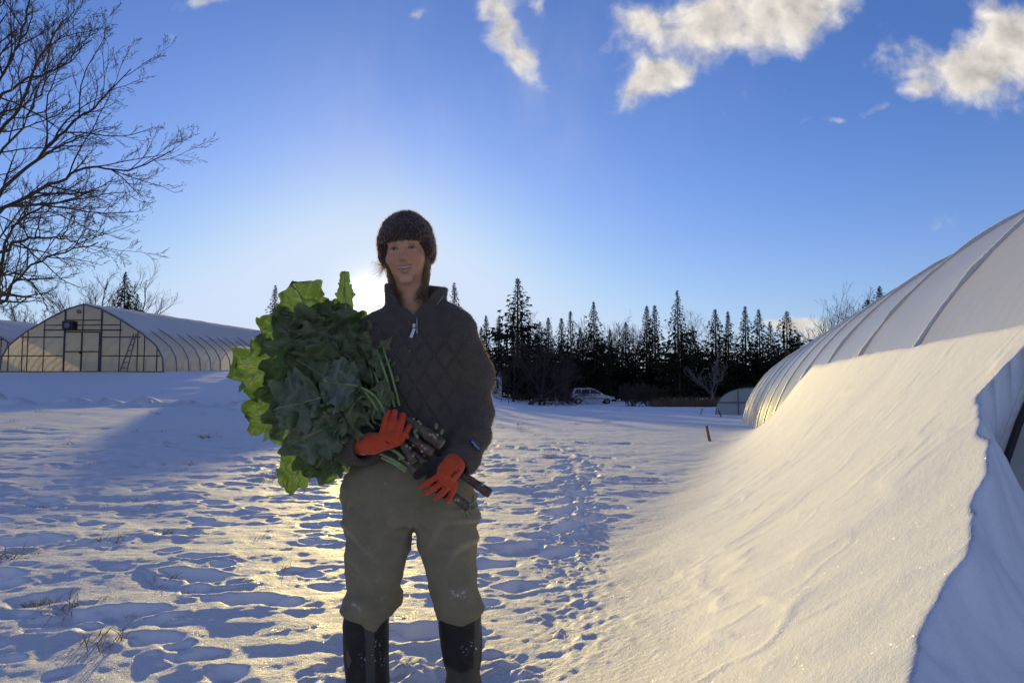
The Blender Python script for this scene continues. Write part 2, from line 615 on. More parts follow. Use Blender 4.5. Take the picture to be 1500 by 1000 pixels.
feet = [(-0.55, 2.38), (-0.17, 2.42)]
pits = []
prng = np.random.default_rng(11)
for k in range(2050):
    y = prng.uniform(1.4, 13.0)
    x = prng.uniform(-11.5, 2.6)
    if x > 0.2 + 0.12 * y - 0.5 and prng.random() < 0.55:
        continue
    if min(math.hypot(x - fx, y - fy) for fx, fy in feet) < 0.3:
        continue
    far = y / 12
    if k < 300 and y > 2.6:
        pits.append((x, y, prng.uniform(.11, .21), prng.uniform(.07, .13), prng.uniform(-.5, .5), prng.uniform(.025, .07) * (1 - .3 * far)))
    elif k >= 300:
        pits.append((x, y, prng.uniform(.04, .115), prng.uniform(.03, .07), prng.uniform(-.5, .5), prng.uniform(.008, .032)))
# a walked line from the boots to the mid-field
for k in range(26):
    f = k / 25
    y = 2.6 + f * 7.5
    x = -0.0 + 0.09 * y + (0.09 if k % 2 else -0.09) + prng.normal() * .06
    pits.append((x, y, .15, .09, 1.2 + prng.normal() * .3, prng.uniform(.035, .075)))


def ground_z(x, y):
    x, y = np.asarray(x, float), np.asarray(y, float)
    z = base_ground(x, y)
    dz, t, e = drift_height(x, y)
    on = sst(t, 0.0, 0.35)
    amp = (1 - 0.85 * on)
    nearf = np.exp(-np.clip(y - 6, 0, None) / 10)
    z = z + 0.03 * fbm(x * 0.45, y * 0.6, 1, 3) * (1 - .6 * on)
    z = z + amp * (0.013 * fbm(x * 1.1 + .3 * y, y * 1.7, 5, 4)) * (0.35 + 0.65 * nearf)
    z = z + 0.008 * fbm(x * 3.4, y * 4.6, 9, 4) * amp
    # drift: faint wind scars running down the slope
    s = x * TA[0] + y * TA[1]; r = x * TR[0] + y * TR[1]
    z = z + on * (0.004 * fbm(s * 1.3 + r * .4, r * 1.3, 21, 4) + 0.003 * np.abs(fbm(s * 3.2 + r * 1.5, r * 2.0, 23, 4)))
    # thin meandering slide marks in the crust
    z = z + on * sst(t, .2, .5) * (.0045 * np.exp(-(fbm(s * .9 + .25 * fbm(s * 3, r * 3, 27, 2), r * .8, 25, 3) / .045) ** 2) + .003 * np.exp(-(fbm(s * 1.9, r * 1.4 + s * .6, 26, 3) / .05) ** 2))
    z = np.where(t > 0, np.maximum(z, z + dz), z)
    # plough ridge beyond the field on the left
    ridge = np.exp(-((y - 22.6 - 0.9 * pn(x * .2, y * 0 + 3, 70)) / 0.8) ** 2) * sst(-x, 2.0, 4.0)
    z = z + ridge * np.clip(0.10 + 0.38 * fbm(x * 1.1, y * 1.4, 31, 4), 0, 1)
    return z


def grow(lo, hi, h, end_lo, end_hi, g=1.045):
    core = list(np.arange(lo, hi, h))
    a, st = core[-1], h
    up = []
    while a < end_hi:
        st *= g; a += st; up.append(a)
    a, st = core[0], h
    dn = []
    while a > end_lo:
        st *= g; a -= st; dn.append(a)
    return np.array(dn[::-1] + core + up)


gx = grow(-3.6, 2.6, 0.014, -420, 420, 1.018)
gy = grow(1.2, 5.5, 0.014, -60, 420, 1.014)
GX, GY = np.meshgrid(gx, gy, indexing='ij')
GZ = ground_z(GX, GY)
_, DT, _ = drift_height(np.array([p[0] for p in pits]), np.array([p[1] for p in pits]))
pits = [p for p, t_ in zip(pits, DT) if t_ < -0.06]
for (px_, py_, a, b, rot, d) in pits:
    R_ = max(a, b) * 2.6
    i0, i1 = np.searchsorted(gx, [px_ - R_, px_ + R_]); j0, j1 = np.searchsorted(gy, [py_ - R_, py_ + R_])
    if i1 <= i0 or j1 <= j0: continue
    X, Y = GX[i0:i1, j0:j1] - px_, GY[i0:i1, j0:j1] - py_
    u = (X * math.cos(rot) + Y * math.sin(rot)) / a; v = (-X * math.sin(rot) + Y * math.cos(rot)) / b
    q = np.sqrt(u * u + v * v) * (1 + 0.34 * pn(X * 8 + px_ * 7, Y * 10, 88) + .12 * pn(X * 23, Y * 23 + px_, 89))
    GZ[i0:i1, j0:j1] += -d * (1 - sst(q, 0.25, 1.28)) * (1 + .35 * np.clip(v, -1, 1)) + 0.18 * d * np.exp(-((q - 1.45) / .35) ** 2)
# boots sink in: a hole round each, with crumbled snow beside it
for (fx, fy) in feet:
    q = np.hypot((GX - fx) / 0.13, (GY - fy) / 0.17)
    near = q < 3.2
    cr = 0.022 * np.clip(fbm(GX * 11, GY * 11, 91, 5), -.4, .9) * np.exp(-((q - 1.7) / .7) ** 2)
    GZ = np.where(near, GZ * (1 - .8 * (q < 1.6) * (1 - sst(q, 1, 1.6))) + cr - 0.015 * (1 - sst(q, .8, 1.2)), GZ)
# crumbs kicked up along the walked line
band = np.exp(-((GX - .09 * GY) / .2) ** 2) * sst(GY, 2.2, 2.8) * (1 - sst(GY, 7, 10))
GZ += band * 0.030 * np.clip(fbm(GX * 13, GY * 13, 95, 4) - .35, 0, 1) + band * .008 * fbm(GX * 20, GY * 20, 96, 2)
nxg, nyg = GX.shape
ii = np.arange(nxg * nyg).reshape(nxg, nyg)
GF = np.stack([ii[:-1, :-1], ii[1:, :-1], ii[1:, 1:], ii[:-1, 1:]], -1).reshape(-1, 4)
ground = mesh('snow_field', np.stack([GX, GY, GZ], -1), GF, M['snow'])
tag(ground, kind='structure')

# ------------------------------------------------------------------ plastic tunnels
def spine(profile, place, s_list, mat_hoop, mat_film, root, rad=0.03, sag=0.05, n=44, m_between=8, film_name='film', jag=0.0):
    """film stretched over hoops; profile(u)->(r,z), place(s,r,z)->world"""
    us = np.linspace(0, 1, n)
    rz = np.array([profile(u) for u in us])
    V, A = [], []
    rows = []
    arc = np.concatenate([[0], np.cumsum(np.linalg.norm(np.diff(rz, axis=0), axis=1))])
    cen = np.array([rz[:, 0].mean(), rz[:, 1].max() * 0.45])
    inward = cen - rz
    inward /= np.linalg.norm(inward, axis=1)[:, None]
    ss = []
    for a, b in zip(s_list[:-1], s_list[1:]):
        ss += list(np.linspace(a, b, m_between + 1)[:-1])
    ss.append(s_list[-1])
    S0, DS = s_list[0], s_list[1] - s_list[0]
    for s in ss:
        f = ((s - S0) / DS) % 1.0
        d = sag * math.sin(math.pi * min(max(f, 0), 1)) ** 0.8 if 0.001 < f < 0.999 else 0.0
        for k in range(n):
            q = rz[k] + inward[k] * d * (1 + .25 * math.sin(arc[k] * 2.1 + s * 3.7))
            V.append(place(s, q[0], q[1])); A.append((s, arc[k], 0))
    F = []
    for i in range(len(ss) - 1):
        for k in range(n - 1):
            F.append((i * n + k, i * n + k + 1, (i + 1) * n + k + 1, (i + 1) * n + k))
    mesh(film_name, V, np.array(F), mat_film, root, attrs={'film': np.array(A)})
    for s in s_list:
        jr = [rad * (1 + jag * random.uniform(-.6, 1)) for _ in range(n)]
        pts = [place(s, r, z) for r, z in rz]
        MB().tube(pts, jr, 6).build('hoop', mat_hoop, root, smooth=True)


th = np.linspace(0.005, math.pi - 0.005, 400)
pr_, pz_ = tun_profile(th)
al = np.concatenate([[0], np.cumsum(np.hypot(np.diff(pr_), np.diff(pz_)))]); al /= al[-1]


def tun_prof(u):
    return np.interp(u, al, pr_), np.interp(u, al, pz_)


def tun_place(s, r, z):
    return tw(s, r, z + TUN['tilt'] * (s - 4))


s_list = [TUN['s0'] + TUN['ds'] * k for k in range(TUN['N'])]
tun = empty('greenhouse_tunnel', tw(s_list[0], TUN['r0'] + TUN['a'], 0), 'long frosted plastic greenhouse tunnel on the right with a snow drift piled up its side', 'greenhouse', 'plastic greenhouse tunnels')
spine(tun_prof, tun_place, s_list, M['frost'], M['film'], tun, 0.021, 0.050, n=70, m_between=12, jag=0.5)
# end wall: cloudy film on a frame, the edge strip black and iced
rzs = np.array([tun_prof(u) for u in np.linspace(0, 1, 60)])
s_end = s_list[0] - 0.03
V, A, F = [], [], []
nr = 10
for k, (r, z) in enumerate(rzs):
    for j in range(nr + 1):
        f = j / nr
        rr = r * f + (TUN['r0'] + TUN['a']) * (1 - f); zz = z * f
        bul = 0.06 * math.sin(math.pi * f) * math.sin(rr * 2.5)
        V.append(tun_place(s_end + bul, rr, zz)); A.append((rr, zz, 0))
for k in range(len(rzs) - 1):
    for j in range(nr):
        F.append((k * (nr + 1) + j, (k + 1) * (nr + 1) + j, (k + 1) * (nr + 1) + j + 1, k * (nr + 1) + j + 1))
mesh('end_wall', V, np.array(F), M['film_end'], tun, attrs={'film': np.array(A)})
MB().tube([tun_place(s_list[0] - 0.05, r, z) for r, z in rzs], 0.013, 6).build('edge_strip', M['black_plastic'], tun, smooth=True)
for k in range(26):
    u = random.uniform(0.02, 0.22)
    r, z = tun_prof(u)
    p = tun_place(s_list[0] - 0.055 + random.uniform(-.02, .02), r - random.uniform(.0, .03), z)
    ice = MB()
    ice.tube([p, p + np.array([random.uniform(-.02, .02), random.uniform(-.02, .02), random.uniform(.01, .045)])], [random.uniform(.006, .016), .004], 5)
    ice.build('ice', M['frost'], tun, smooth=True)


# ---- left greenhouse (gothic arch, gable towards the camera), its neighbour, and an unseen one added behind the woman
def gothic(half, H):
    pts = [(-half, 0.0), (-half * .985, .22 * H), (-half * .90, .40 * H), (-half * .72, .575 * H), (-half * .45, .775 * H), (-half * .2, .93 * H), (0, H)]
    P_ = np.array(pts + [(-x, z) for x, z in pts[-2::-1]])
    d = np.concatenate([[0], np.cumsum(np.hypot(*np.diff(P_, axis=0).T))]); d /= d[-1]
    return lambda u: (np.interp(u, d, P_[:, 0]), np.interp(u, d, P_[:, 1]))


def gable_house(name, cx, y0, length, half, H, label, group, detailed=True):
    zb = float(ground_z(np.array(cx), np.array(y0))) - 0.05
    slope = (float(ground_z(np.array(cx), np.array(y0 + length))) - zb) / length
    root = empty(name, (cx, y0, zb), label, 'greenhouse', group)
    pf = gothic(half, H)

    def place(s, r, z):
        return np.array([cx + r, y0 + s, zb + z + slope * s])
    n_h = int(length / 1.55)
    spine(pf, place, list(np.linspace(0, length, n_h + 1)), M['steel'], M['film_side'], root, 0.035, 0.03, n=41, m_between=3)
    # snow lying on the roof, thinning down the slope
    us = np.linspace(0.185, 0.815, 40)
    ys = np.linspace(0.12, length + .1, 70)
    V, F = [], []
    SS, UU = np.meshgrid(ys, us, indexing='ij')
    EE = np.minimum(UU - .185, .815 - UU)
    CUT = 0.055 + 0.05 * fbm(SS * .55, UU * 5, 61, 3) + .02 * np.sin(SS * 4)
    TT = -0.06 + 0.15 * sst(EE, np.maximum(CUT - .05, 0), CUT + .06) + 0.02 * fbm(SS * .5, UU * 14, 62, 3)
    for i, s in enumerate(ys):
        for j, u in enumerate(us):
            r, z = pf(u)
            t = TT[i, j]
            nrm = np.array([r * .8, 0, 2.4]); nrm /= np.linalg.norm(nrm)
            V.append(place(s, r, z) + nrm * t)
    for i in range(len(ys) - 1):
        for j in range(len(us) - 1):
            a = i * len(us) + j
            F.append((a, a + 1, a + len(us) + 1, a + len(us)))
    mesh('snow_cover', V, np.array(F), M['thin_snow'], root)
    for (gs, nm) in ((0.0, 'gable_wall'), (length, 'gable_wall')):
        V, A, F = [], [], []
        uu = np.linspace(0, 1, 41)
        for k, u in enumerate(uu):
            r, z = pf(u)
            for f in (0, .25, .5, .75, 1):
                V.append(place(gs, r, z * f)); A.append((r, z * f, gs))
        for k in range(40):
            for j in range(4):
                F.append((k * 5 + j, k * 5 + j + 1, (k + 1) * 5 + j + 1, (k + 1) * 5 + j))
        mesh(nm, V, np.array(F), M['film_gable'], root, attrs={'film': np.array(A)})
    # gable framing
    def zt(r):
        us_ = np.linspace(0, 1, 200); rr, zz = pf(us_)
        return float(np.interp(r, rr, zz))

    def stick(a, b, wd=0.05, nm='gable_frame', mat='dark_frame', dy=-0.05):
        pa, pb = place(dy, *a), place(dy, *b)
        mb = MB(); mb.tube([pa, pb], wd / 2 * 1.2, 4); mb.build(nm, M[mat], root)
    W = half / 4.8
    mb = MB()
    def bar(a, b, wd=0.06):
        mb.tube([place(-0.05, *a), place(-0.05, *b)], wd / 2 * 1.25, 4)
    for x in (-4.3, -3.5, -3.2, -2.25, 2.2, 3.25, 3.65, 4.4):
        bar((x * W, 0), (x * W, zt(x * W)), 0.055)
    for x in (-1.05, 1.1):
        bar((x * W, 0), (x * W, zt(x * W)), 0.10)
    bar((0, 2.45), (0, H), .06)
    bar((-4.7 * W, 1.0), (-1.05 * W, 1.0), .05); bar((1.1 * W, 1.0), (4.6 * W, 1.0), .05)
    bar((-3.6 * W, 2.1), (-1.05 * W, 2.1), .05); bar((1.1 * W, 2.1), (3.4 * W, 2.1), .05)
    bar((-2.3 * W, 2.52), (2.3 * W, 2.52), .06); bar((-2.2 * W, 2.8), (2.2 * W, 2.82), .045)
    bar((-1.05 * W, 3.1), (1.1 * W, 3.1), .05)
    mb.build('gable_frame', M['dark_frame'], root)
    MB().tube([place(-0.04, *pf(u)) for u in np.linspace(0, 1, 60)], 0.05, 5).build('edge_trim', M['steel'], root, smooth=True)
    MB().box(place(-0.06, 0, 0.04), (2 * half, .08, .14)).build('base_board', M['wood_stake'], root)
    for sx in (-1, 1):
        c = 0.52 * sx * W
        d = MB(); w2 = .5 * W
        for (a, b) in (((c - w2, .06), (c - w2, 2.4)), ((c + w2, .06), (c + w2, 2.4)), ((c - w2, .08), (c + w2, .08)), ((c - w2, 2.4), (c + w2, 2.4)), ((c - w2, 1.25), (c + w2, 1.25))):
            d.tube([place(-0.09, *a), place(-0.09, *b)], .036, 4)
        dd = d.build('door', M['dark_frame'], root)
        MB().box(place(-0.15, .06 * sx, 1.2), (.05, .06, .16)).build('handle', M['black_plastic'], dd)
    if detailed:
        hb = MB(); hb.box(place(-.28, -.62, 2.78), (.62, .45, .48)); h_ = hb.build('heater_box', M['black_plastic'], root)
        MB().tube([place(-.5, -.62, 2.76), place(-.55, -.62, 2.76)], .17, 14).build('fan_grille', M['steel'], h_)
        MB().tube([place(-.06, -.25, 3.6), place(-.12, -.25, 3.6)], .13, 16).build('vent', M['steel'], root)
    return root


GH = 'plastic greenhouse tunnels'
house = gable_house('greenhouse', -25.2, 40.0, 30.0, 4.8, 4.05, 'greenhouse with a yellowed plastic gable, dark framed double doors and snow on its roof', GH)
lad = empty('step_ladder', (-22.6, 40.5, 1.75), 'narrow ladder leaning inside the gable film right of the greenhouse doors', 'ladder')
for (x0, x1) in ((-22.95, -22.2), (-22.55, -22.05)):
    MB().tube([(x0, 39.93, 1.8), (x1, 39.95, 4.1)], .035, 5).build('rail', M['steel'], lad)
for k in range(6):
    f = .12 + k * .15
    MB().tube([(-22.95 + .75 * f, 39.92, 1.8 + 2.3 * f), (-22.55 + .5 * f, 39.92, 1.8 + 2.3 * f)], .028, 4).build('rung', M['steel'], lad)
gable_house('greenhouse', -36.2, 44.0, 26.0, 4.8, 3.6, 'second greenhouse at the far left edge, its rounded snowy shoulder showing past the gable', GH, False)
gable_house('greenhouse', -13.2, 50.0, 22.0, 4.8, 3.6, 'unseen greenhouse added beyond the kale leaves and the woman to cast the shade on the field', GH, False)  # not visible; added for the long shadow over the field

# ---- small low tunnel past the far end of the right-hand one
sm_c = at(1098, 613, 33.0)
zb = float(ground_z(sm_c[0], sm_c[1])) - .02
sm = empty('low_tunnel', (sm_c[0], sm_c[1], zb), 'small low plastic tunnel with blue grey end past the long tunnel', 'greenhouse', GH)
sm_prof = lambda u: (-1.55 * math.cos(math.pi * u), 1.30 * math.sin(math.pi * u) ** .8)
sa = math.radians(20)


def sm_place(s, r, z):
    return np.array([sm_c[0] + s * math.sin(sa) + r * math.cos(sa), sm_c[1] + s * math.cos(sa) - r * math.sin(sa), zb + z])


spine(sm_prof, sm_place, list(np.linspace(0, 9, 8)), M['steel'], M['film'], sm, .03, .03, n=25, m_between=3)
V, A, F = [], [], []
for k in range(25):
    r, z = sm_prof(k / 24)
    V += [sm_place(-.02, r, z), sm_place(-.02, r, 0)]; A += [(r, z, 0), (r, 0, 0)]
F = np.array([(2 * k, 2 * k + 1, 2 * k + 3, 2 * k + 2) for k in range(24)])
mesh('end_wall', V, F, M['film_end'], sm, attrs={'film': np.array(A)})
mb = MB()
for a, b in (((-.5, 0), (-.5, 1.18)), ((.5, 0), (.5, 1.18)), ((-1.4, .6), (1.4, .6))):
    mb.tube([sm_place(-.06, *a), sm_place(-.06, *b)], .03, 4)
mb.build('end_frame', M['steel'], sm)
bd = MB(); bd.box(sm_place(-1.2, .5, .35), (.9, .06, .95), rz=.5)
sheet = bd.build('leaning_sheet', M['white_paint'])
tag(sheet, 'pale sheet propped against the small low tunnel', 'sheet')

# ------------------------------------------------------------------ trees
def gz(x, y):
    return float(ground_z(np.array([x]), np.array([y]))[0])


def tree_root(name, base, label, group):
    return empty(name, base, label, 'tree', group)


def spruce_meshes(seed, H=10.0, width=0.2, sparse=1.0):
    """trunk and crown of a spruce, base at the origin; returns (trunk mesh data, crown V, F)"""
    r = np.random.default_rng(seed)
    V, F = [], []
    def tri(a, b, c):
        k = len(V); V.extend([a, b, c]); F.append((k, k + 1, k + 2))
    lean = r.normal(size=2) * 0.012
    n_b = int(300 * sparse)
    ph_ = r.uniform(0, 6.28, 4)
    for k in range(n_b):
        t = .05 + .94 * ((k + r.random()) / n_b) ** .88
        z = H * t
        a = k * 2.4 + r.normal() * .5
        prof = (1 - t) ** .74 * min(1.0, .5 + t * 2.4) * (1 - .8 * t ** 6)
        lump = .62 + .75 * float(np.clip(.5 + .5 * math.sin(a * 2 + z * 1.1 + ph_[0]) * math.sin(z * 2.3 + a + ph_[1]), 0, 1))
        L = (H * width * prof * lump + .04 + .15 * (1 - t)) * r.uniform(.55, 1.2)
        d = np.array([math.cos(a), math.sin(a), 0]); sd = np.array([-d[1], d[0], 0])
        droop = r.uniform(-.62, -.12) * (1 - t) + .75 * t ** 3
        nseg = max(2, int(L / (H * .032)))
        for q_ in range(nseg):
            f = (q_ + .5) / nseg
            p = np.array([lean[0] * z, lean[1] * z, z]) + d * L * f + np.array([0, 0, L * (droop * f + .25 * f * f)])
            wsp = L * .26 * (1 - .4 * f) * r.uniform(.5, 1.3) + .10 + .06 * (1 - t)
            for sg in (-1, 1):
                tip = p + d * wsp * r.uniform(.4, 1.0) + sd * sg * wsp * r.uniform(.35, 1.0) + np.array([0, 0, -wsp * r.uniform(.1, .9)])
                q2 = p + d * wsp * .5 + np.array([0, 0, -wsp * .15])
                tri(p - d * wsp * .3, q2 + sd * sg * wsp * .2 + np.array([0, 0, wsp * .12]), tip)
                if r.random() < .7:
                    tri(p, p + d * wsp * .35 + np.array([0, 0, -.03]), p + d * .2 * wsp + sd * sg * wsp * .3 + np.array([0, 0, -wsp * r.uniform(.5, 1.2)]))
    tm = MB().tube([(0, 0, -.3), (lean[0] * H * .5, lean[1] * H * .5, H * .5), (lean[0] * H, lean[1] * H, H * 1.0)], [H * .016, H * .008, H * .0018], 6)
    return tm, np.array(V), F


SPR = []
def spruce_proto(seed, width, sparse):
    tm, V, F = spruce_meshes(seed, 10.0, width, sparse)
    return tm, V, F


protos = [(31, .20, 1.0), (32, .155, 1.0), (33, .235, .95), (34, .135, 1.0), (35, .18, .85), (36, .25, 1.0)]
proto_data = [spruce_proto(*p) for p in protos]
spruce_count = [0]
spruce_base = {}
RS = random.Random(5)


def spruce(px, py_top, Y, kind, label, group='spruces along the far edge of the field'):
    p = at(px, py_top, Y)
    zb = gz(p[0], Y)
    H = p[2] - zb
    if kind not in spruce_base:
        root = tree_root('spruce_tree', (p[0], Y, zb), label, group)
        tm, V, F = proto_data[kind]
        b = np.array([p[0], Y, zb])
        mesh('trunk', np.concatenate(tm.V) + b, tm.F, M['bark'], root)
        mesh('crown', V + b, F, M['needle'], root, smooth=False)
        spruce_base[kind] = root
    else:
        root = copy_tree(spruce_base[kind])
        root.location = (p[0], Y, zb)
        root['label'] = label
        root['group'] = group
    wx_ = RS.uniform(1.2, 1.55)
    root.scale = (H / 10 * wx_, H / 10 * wx_, H / 10)
    root.rotation_euler = (0, 0, RS.uniform(0, 6.28))
    return root


ROW = [  # px, top py, distance, kind, label
    (714, 461, 90, 3, 'short spruce just right of the woman\'s shoulder'),
    (729, 461, 93, 1, 'slim spruce between the woman\'s sleeve and the tallest tree'),
    (758, 407, 86, 2, 'tallest broad spruce of the row with open ragged branches'),
    (789, 470, 92, 5, 'low bushy spruce close on the right of the tallest one'),
    (805, 464, 90, 3, 'small pointed spruce above the bare apple tree'),
    (822, 465, 92, 1, 'narrow spruce left of the van roof'),
    (837, 455, 89, 4, 'thin spruce standing straight above the van'),
    (849, 479, 94, 0, 'short spruce tucked left of the feathery one'),
    (870, 441, 87, 0, 'feathery symmetrical spruce behind the front of the van'),
    (894, 482, 93, 3, 'short spruce right of the feathery one'),
    (915, 471, 91, 2, 'medium spruce above the brown shrub'),
    (945, 447, 92, 3, 'very slender spruce, left one of a close pair'),
    (959, 446, 90, 1, 'slender spruce, right one of a close pair'),
    (993, 424, 86, 4, 'second tallest spruce, dense and narrow, left of the grey bare tree'),
    (1014, 477, 92, 5, 'low spruce under the second tallest one'),
    (1048, 452, 88, 0, 'dark spruce right behind the grey bare tree'),
    (1066, 455, 91, 3, 'narrow dark spruce touching the one behind the bare tree'),
    (1090, 448, 88, 1, 'dense spruce in the middle of the right-hand dark clump'),
    (1112, 452, 89, 0, 'wide dense spruce left of the last gap'),
    (1130, 470, 92, 4, 'smaller spruce before the last gap in the row'),
    (1150, 455, 87, 5, 'last full spruce before the tunnel roof'),
    (1168, 487, 90, 2, 'low spruce at the right end touching the tunnel roof'),
    (668, 413, 84, 4, 'lone spruce tip rising behind the woman\'s shoulder'),
    (401, 417, 70, 4, 'spruce tip showing left above the kale leaves'),
    (183, 397, 82, 0, 'dark spruce behind the greenhouse roof'),
    (201, 430, 84, 5, 'low spruce beside the one behind the greenhouse roof'),
    (38, 466, 95, 1, 'tiny spruce at the far left under the bare branches'),
    (1290, 418, 66, 2, 'spruce top above the tunnel roof, highest on the right'),
    (1272, 438, 68, 5, 'spruce half hidden by the tunnel roof, lower of two'),
    (1240, 482, 70, 1, 'small spruce tip just showing over the tunnel roof'),
]
for (px, py, Y, k, lb) in ROW:
    spruce(px, py, Y, k, lb)
# lower dark growth between them
r2 = random.Random(9)
px = 706
n_low = 0
while px < 1185:
    spruce(px, r2.uniform(496, 522), r2.uniform(91, 99), r2.choice([0, 2, 5, 4]), 'unseen spruce behind the woman, its height set to shade the mid-field', 'young spruces under the spruce row')
    px += r2.uniform(9, 15)
px = 556  # unseen spruces behind the woman, heights set to shade the mid-field
while px < 712:
    spruce(px, r2.uniform(459, 482), r2.uniform(86, 95), r2.choice([0, 2, 5, 4]), 'unseen spruce behind the woman, its height set to shade the mid-field', 'young spruces under the spruce row')
    px += r2.uniform(12, 18)


class Branches:
    def __init__(self, seed):
        self.r = np.random.default_rng(seed)
        self.V, self.F, self.n = [], [], 0

    def seg(self, pts, rad, n=4):
        pts = np.asarray(pts); m = len(pts)
        t = np.gradient(pts, axis=0); t /= np.linalg.norm(t, axis=1)[:, None] + 1e-9
        u = np.cross(t, [0.31, 0.17, 0.93]); u /= np.linalg.norm(u, axis=1)[:, None] + 1e-9
        v = np.cross(t, u)
        a = np.arange(n) * 2 * math.pi / n
        ring = pts[:, None, :] + np.asarray(rad)[:, None, None] * (np.cos(a)[None, :, None] * u[:, None, :] + np.sin(a)[None, :, None] * v[:, None, :])
        self.V.append(ring.reshape(-1, 3))
        i = np.arange(m - 1)[:, None] * n; j = np.arange(n)[None, :]; k = (j + 1) % n
        f = np.stack([i + j, i + k, i + n + k, i + n + j], -1).reshape(-1, 4) + self.n
        self.F.append(f); self.n += m * n

    def grow(self, p, d, L, rad, level, up=.15, spread=.75, kids=(7, 6, 4), wob=.16, shrink=.55, rmin=.004):
        r = self.r
        nseg = max(4, int(5 + 3 * (3 - min(level, 3))))
        pts = [np.array(p, float)]; d = np.array(d, float); d /= np.linalg.norm(d)
        dirs = [d]
        for i in range(nseg):
            d = d + r.normal(size=3) * wob + np.array([0, 0, up / nseg])
            d /= np.linalg.norm(d)
            pts.append(pts[-1] + d * L / nseg); dirs.append(d)
        rr = np.linspace(rad, max(rmin, rad * .3), nseg + 1)
        self.seg(pts, rr, 6 if rad > .04 else (4 if rad > .012 else 3))
        self.children(pts, dirs, L, rr, level, up, spread, kids, wob, shrink, rmin)

    def children(self, pts, dirs, L, rr, level, up, spread, kids, wob, shrink, rmin):
        r = self.r
        if level >= len(kids): return
        nk = kids[level]; nseg = len(pts) - 1
        for k in range(nk):
            f = (k + r.uniform(.2, .9)) / nk
            f = .18 + .82 * f
            i = min(int(f * nseg), nseg - 1); g = f * nseg - i
            p = pts[i] * (1 - g) + pts[i + 1] * g
            dd = dirs[i + 1]
            ax = r.normal(size=3); ax -= dd * (ax @ dd); ax /= np.linalg.norm(ax) + 1e-9
            an = spread * r.uniform(.6, 1.25)
            nd = dd * math.cos(an) + ax * math.sin(an)
            self.grow(p, nd, L * shrink * r.uniform(.6, 1.15) * (1.15 - .55 * f), max(rmin, min(rr[i] * .62, rr[0] * .5)), level + 1, up, spread, kids, wob, shrink, rmin)

    def build(self, name, mat, parent):
        return mesh(name, np.concatenate(self.V), np.concatenate(self.F), mat, parent)


# the big bare tree at the left edge: trunk just outside the frame, limbs reaching in
TY = 15.5
tb = at(-95, 600, TY)
tz = gz(tb[0], TY)
big = tree_root('bare_tree', (tb[0], TY, tz), 'big leafless tree at the left edge, its fine branches spread over the sky', 'bare leafless trees')
br = Branches(3)
tpts = [np.array([tb[0], TY, tz - .2]), at(-92, 480, TY), at(-80, 360, TY), at(-72, 200, TY + .2), at(-60, 60, TY + .1), at(-50, -110, TY), at(-40, -300, TY)]
MB().tube(tpts, [.34, .27, .22, .17, .13, .09, .03], 10).build('trunk', M['bark'], big, smooth=True)
limbs = [
    ([(-82, 385), (0, 278), (72, 216), (110, 178), (149, 149), (192, 101)], .070, [0, -.3, -.5, -.6, -.7, -.8]),
    ([(-84, 400), (0, 305), (77, 269), (120, 245), (192, 250), (250, 221)], .070, [0, .2, .5, .6, .7, .8]),
    ([(-76, 270), (0, 120), (29, 62), (43, 0), (50, -60)], .065, [0, .3, .4, .5, .6]),
    ([(-80, 320), (0, 192), (38, 144), (72, 58), (110, 14)], .062, [0, -.6, -.9, -1, -1.1]),
    ([(-88, 460), (0, 422), (14, 336), (48, 307), (120, 288), (170, 262)], .06, [0, .8, 1, 1.1, 1.2, 1.2]),
    ([(-88, 470), (0, 451), (29, 398), (86, 370), (144, 355)], .055, [0, -1, -1.2, -1.4, -1.5]),
    ([(-70, 180), (-20, 60), (10, -40), (30, -120)], .06, [0, .2, .2, .2]),
    ([(-84, 410), (-20, 380), (40, 345), (75, 350), (115, 352)], .06, [0, -1.5, -2, -2.2, -2.4]),
    ([(-80, 340), (-10, 240), (50, 160), (68, 120), (80, 60)], .05, [0, 1, 1.4, 1.6, 1.7]),
    ([(-80, 340), (-10, 300), (60, 300), (130, 312), (195, 310)], .046, [0, 1.2, 1.6, 1.8, 2.0]),
    ([(-76, 250), (-30, 180), (20, 120), (90, 100), (120, 70)], .06, [0, -1, -1.6, -2, -2.1]),
    ([(-84, 430), (-20, 410), (30, 400), (55, 420), (70, 455)], .045, [0, .6, .9, 1, 1.1]),
]
for (pp, r0, dys) in limbs:
    ctrl = [at(a, b, TY + d) for (a, b), d in zip(pp, dys)]
    # smooth the limb
    c = np.array(ctrl); tt = np.linspace(0, len(c) - 1, 4 * len(c))
    sm_ = np.stack([np.interp(tt, np.arange(len(c)), c[:, k]) for k in range(3)], 1)
    for _ in range(2):
        sm_[1:-1] = (sm_[:-2] + 2 * sm_[1:-1] + sm_[2:]) / 4
    sm_[1:-1] += br.r.normal(size=(len(sm_) - 2, 3)) * .025
    dirs = np.gradient(sm_, axis=0); dirs /= np.linalg.norm(dirs, axis=1)[:, None]
    L = np.linalg.norm(np.diff(sm_, axis=0), axis=1).sum()
    rr = np.linspace(r0 * .74, .010, len(sm_))
    br.seg(sm_, rr, 6)
    br.children(list(sm_), list(dirs), L, rr, 0, .22, .62, (13, 8, 6, 3), .10, .37, .0030)
for k in range(13):                        # limbs on the far sides of the trunk
    f = .22 + .72 * k / 12
    tt_ = f * 6; i_ = min(int(tt_), 5); p_ = tpts[i_] * (1 - tt_ + i_) + tpts[i_ + 1] * (tt_ - i_)
    a = 1.7 + 2.6 * ((k * .618) % 1)
    br.grow(p_, (math.cos(a), math.sin(a), .55), 4.2 * (1.15 - f * .8), .075 * (1.15 - f * .7), 0, .5, .62, (10, 6, 4), .12, .42, .004)
br.build('crown', M['twig'], big)


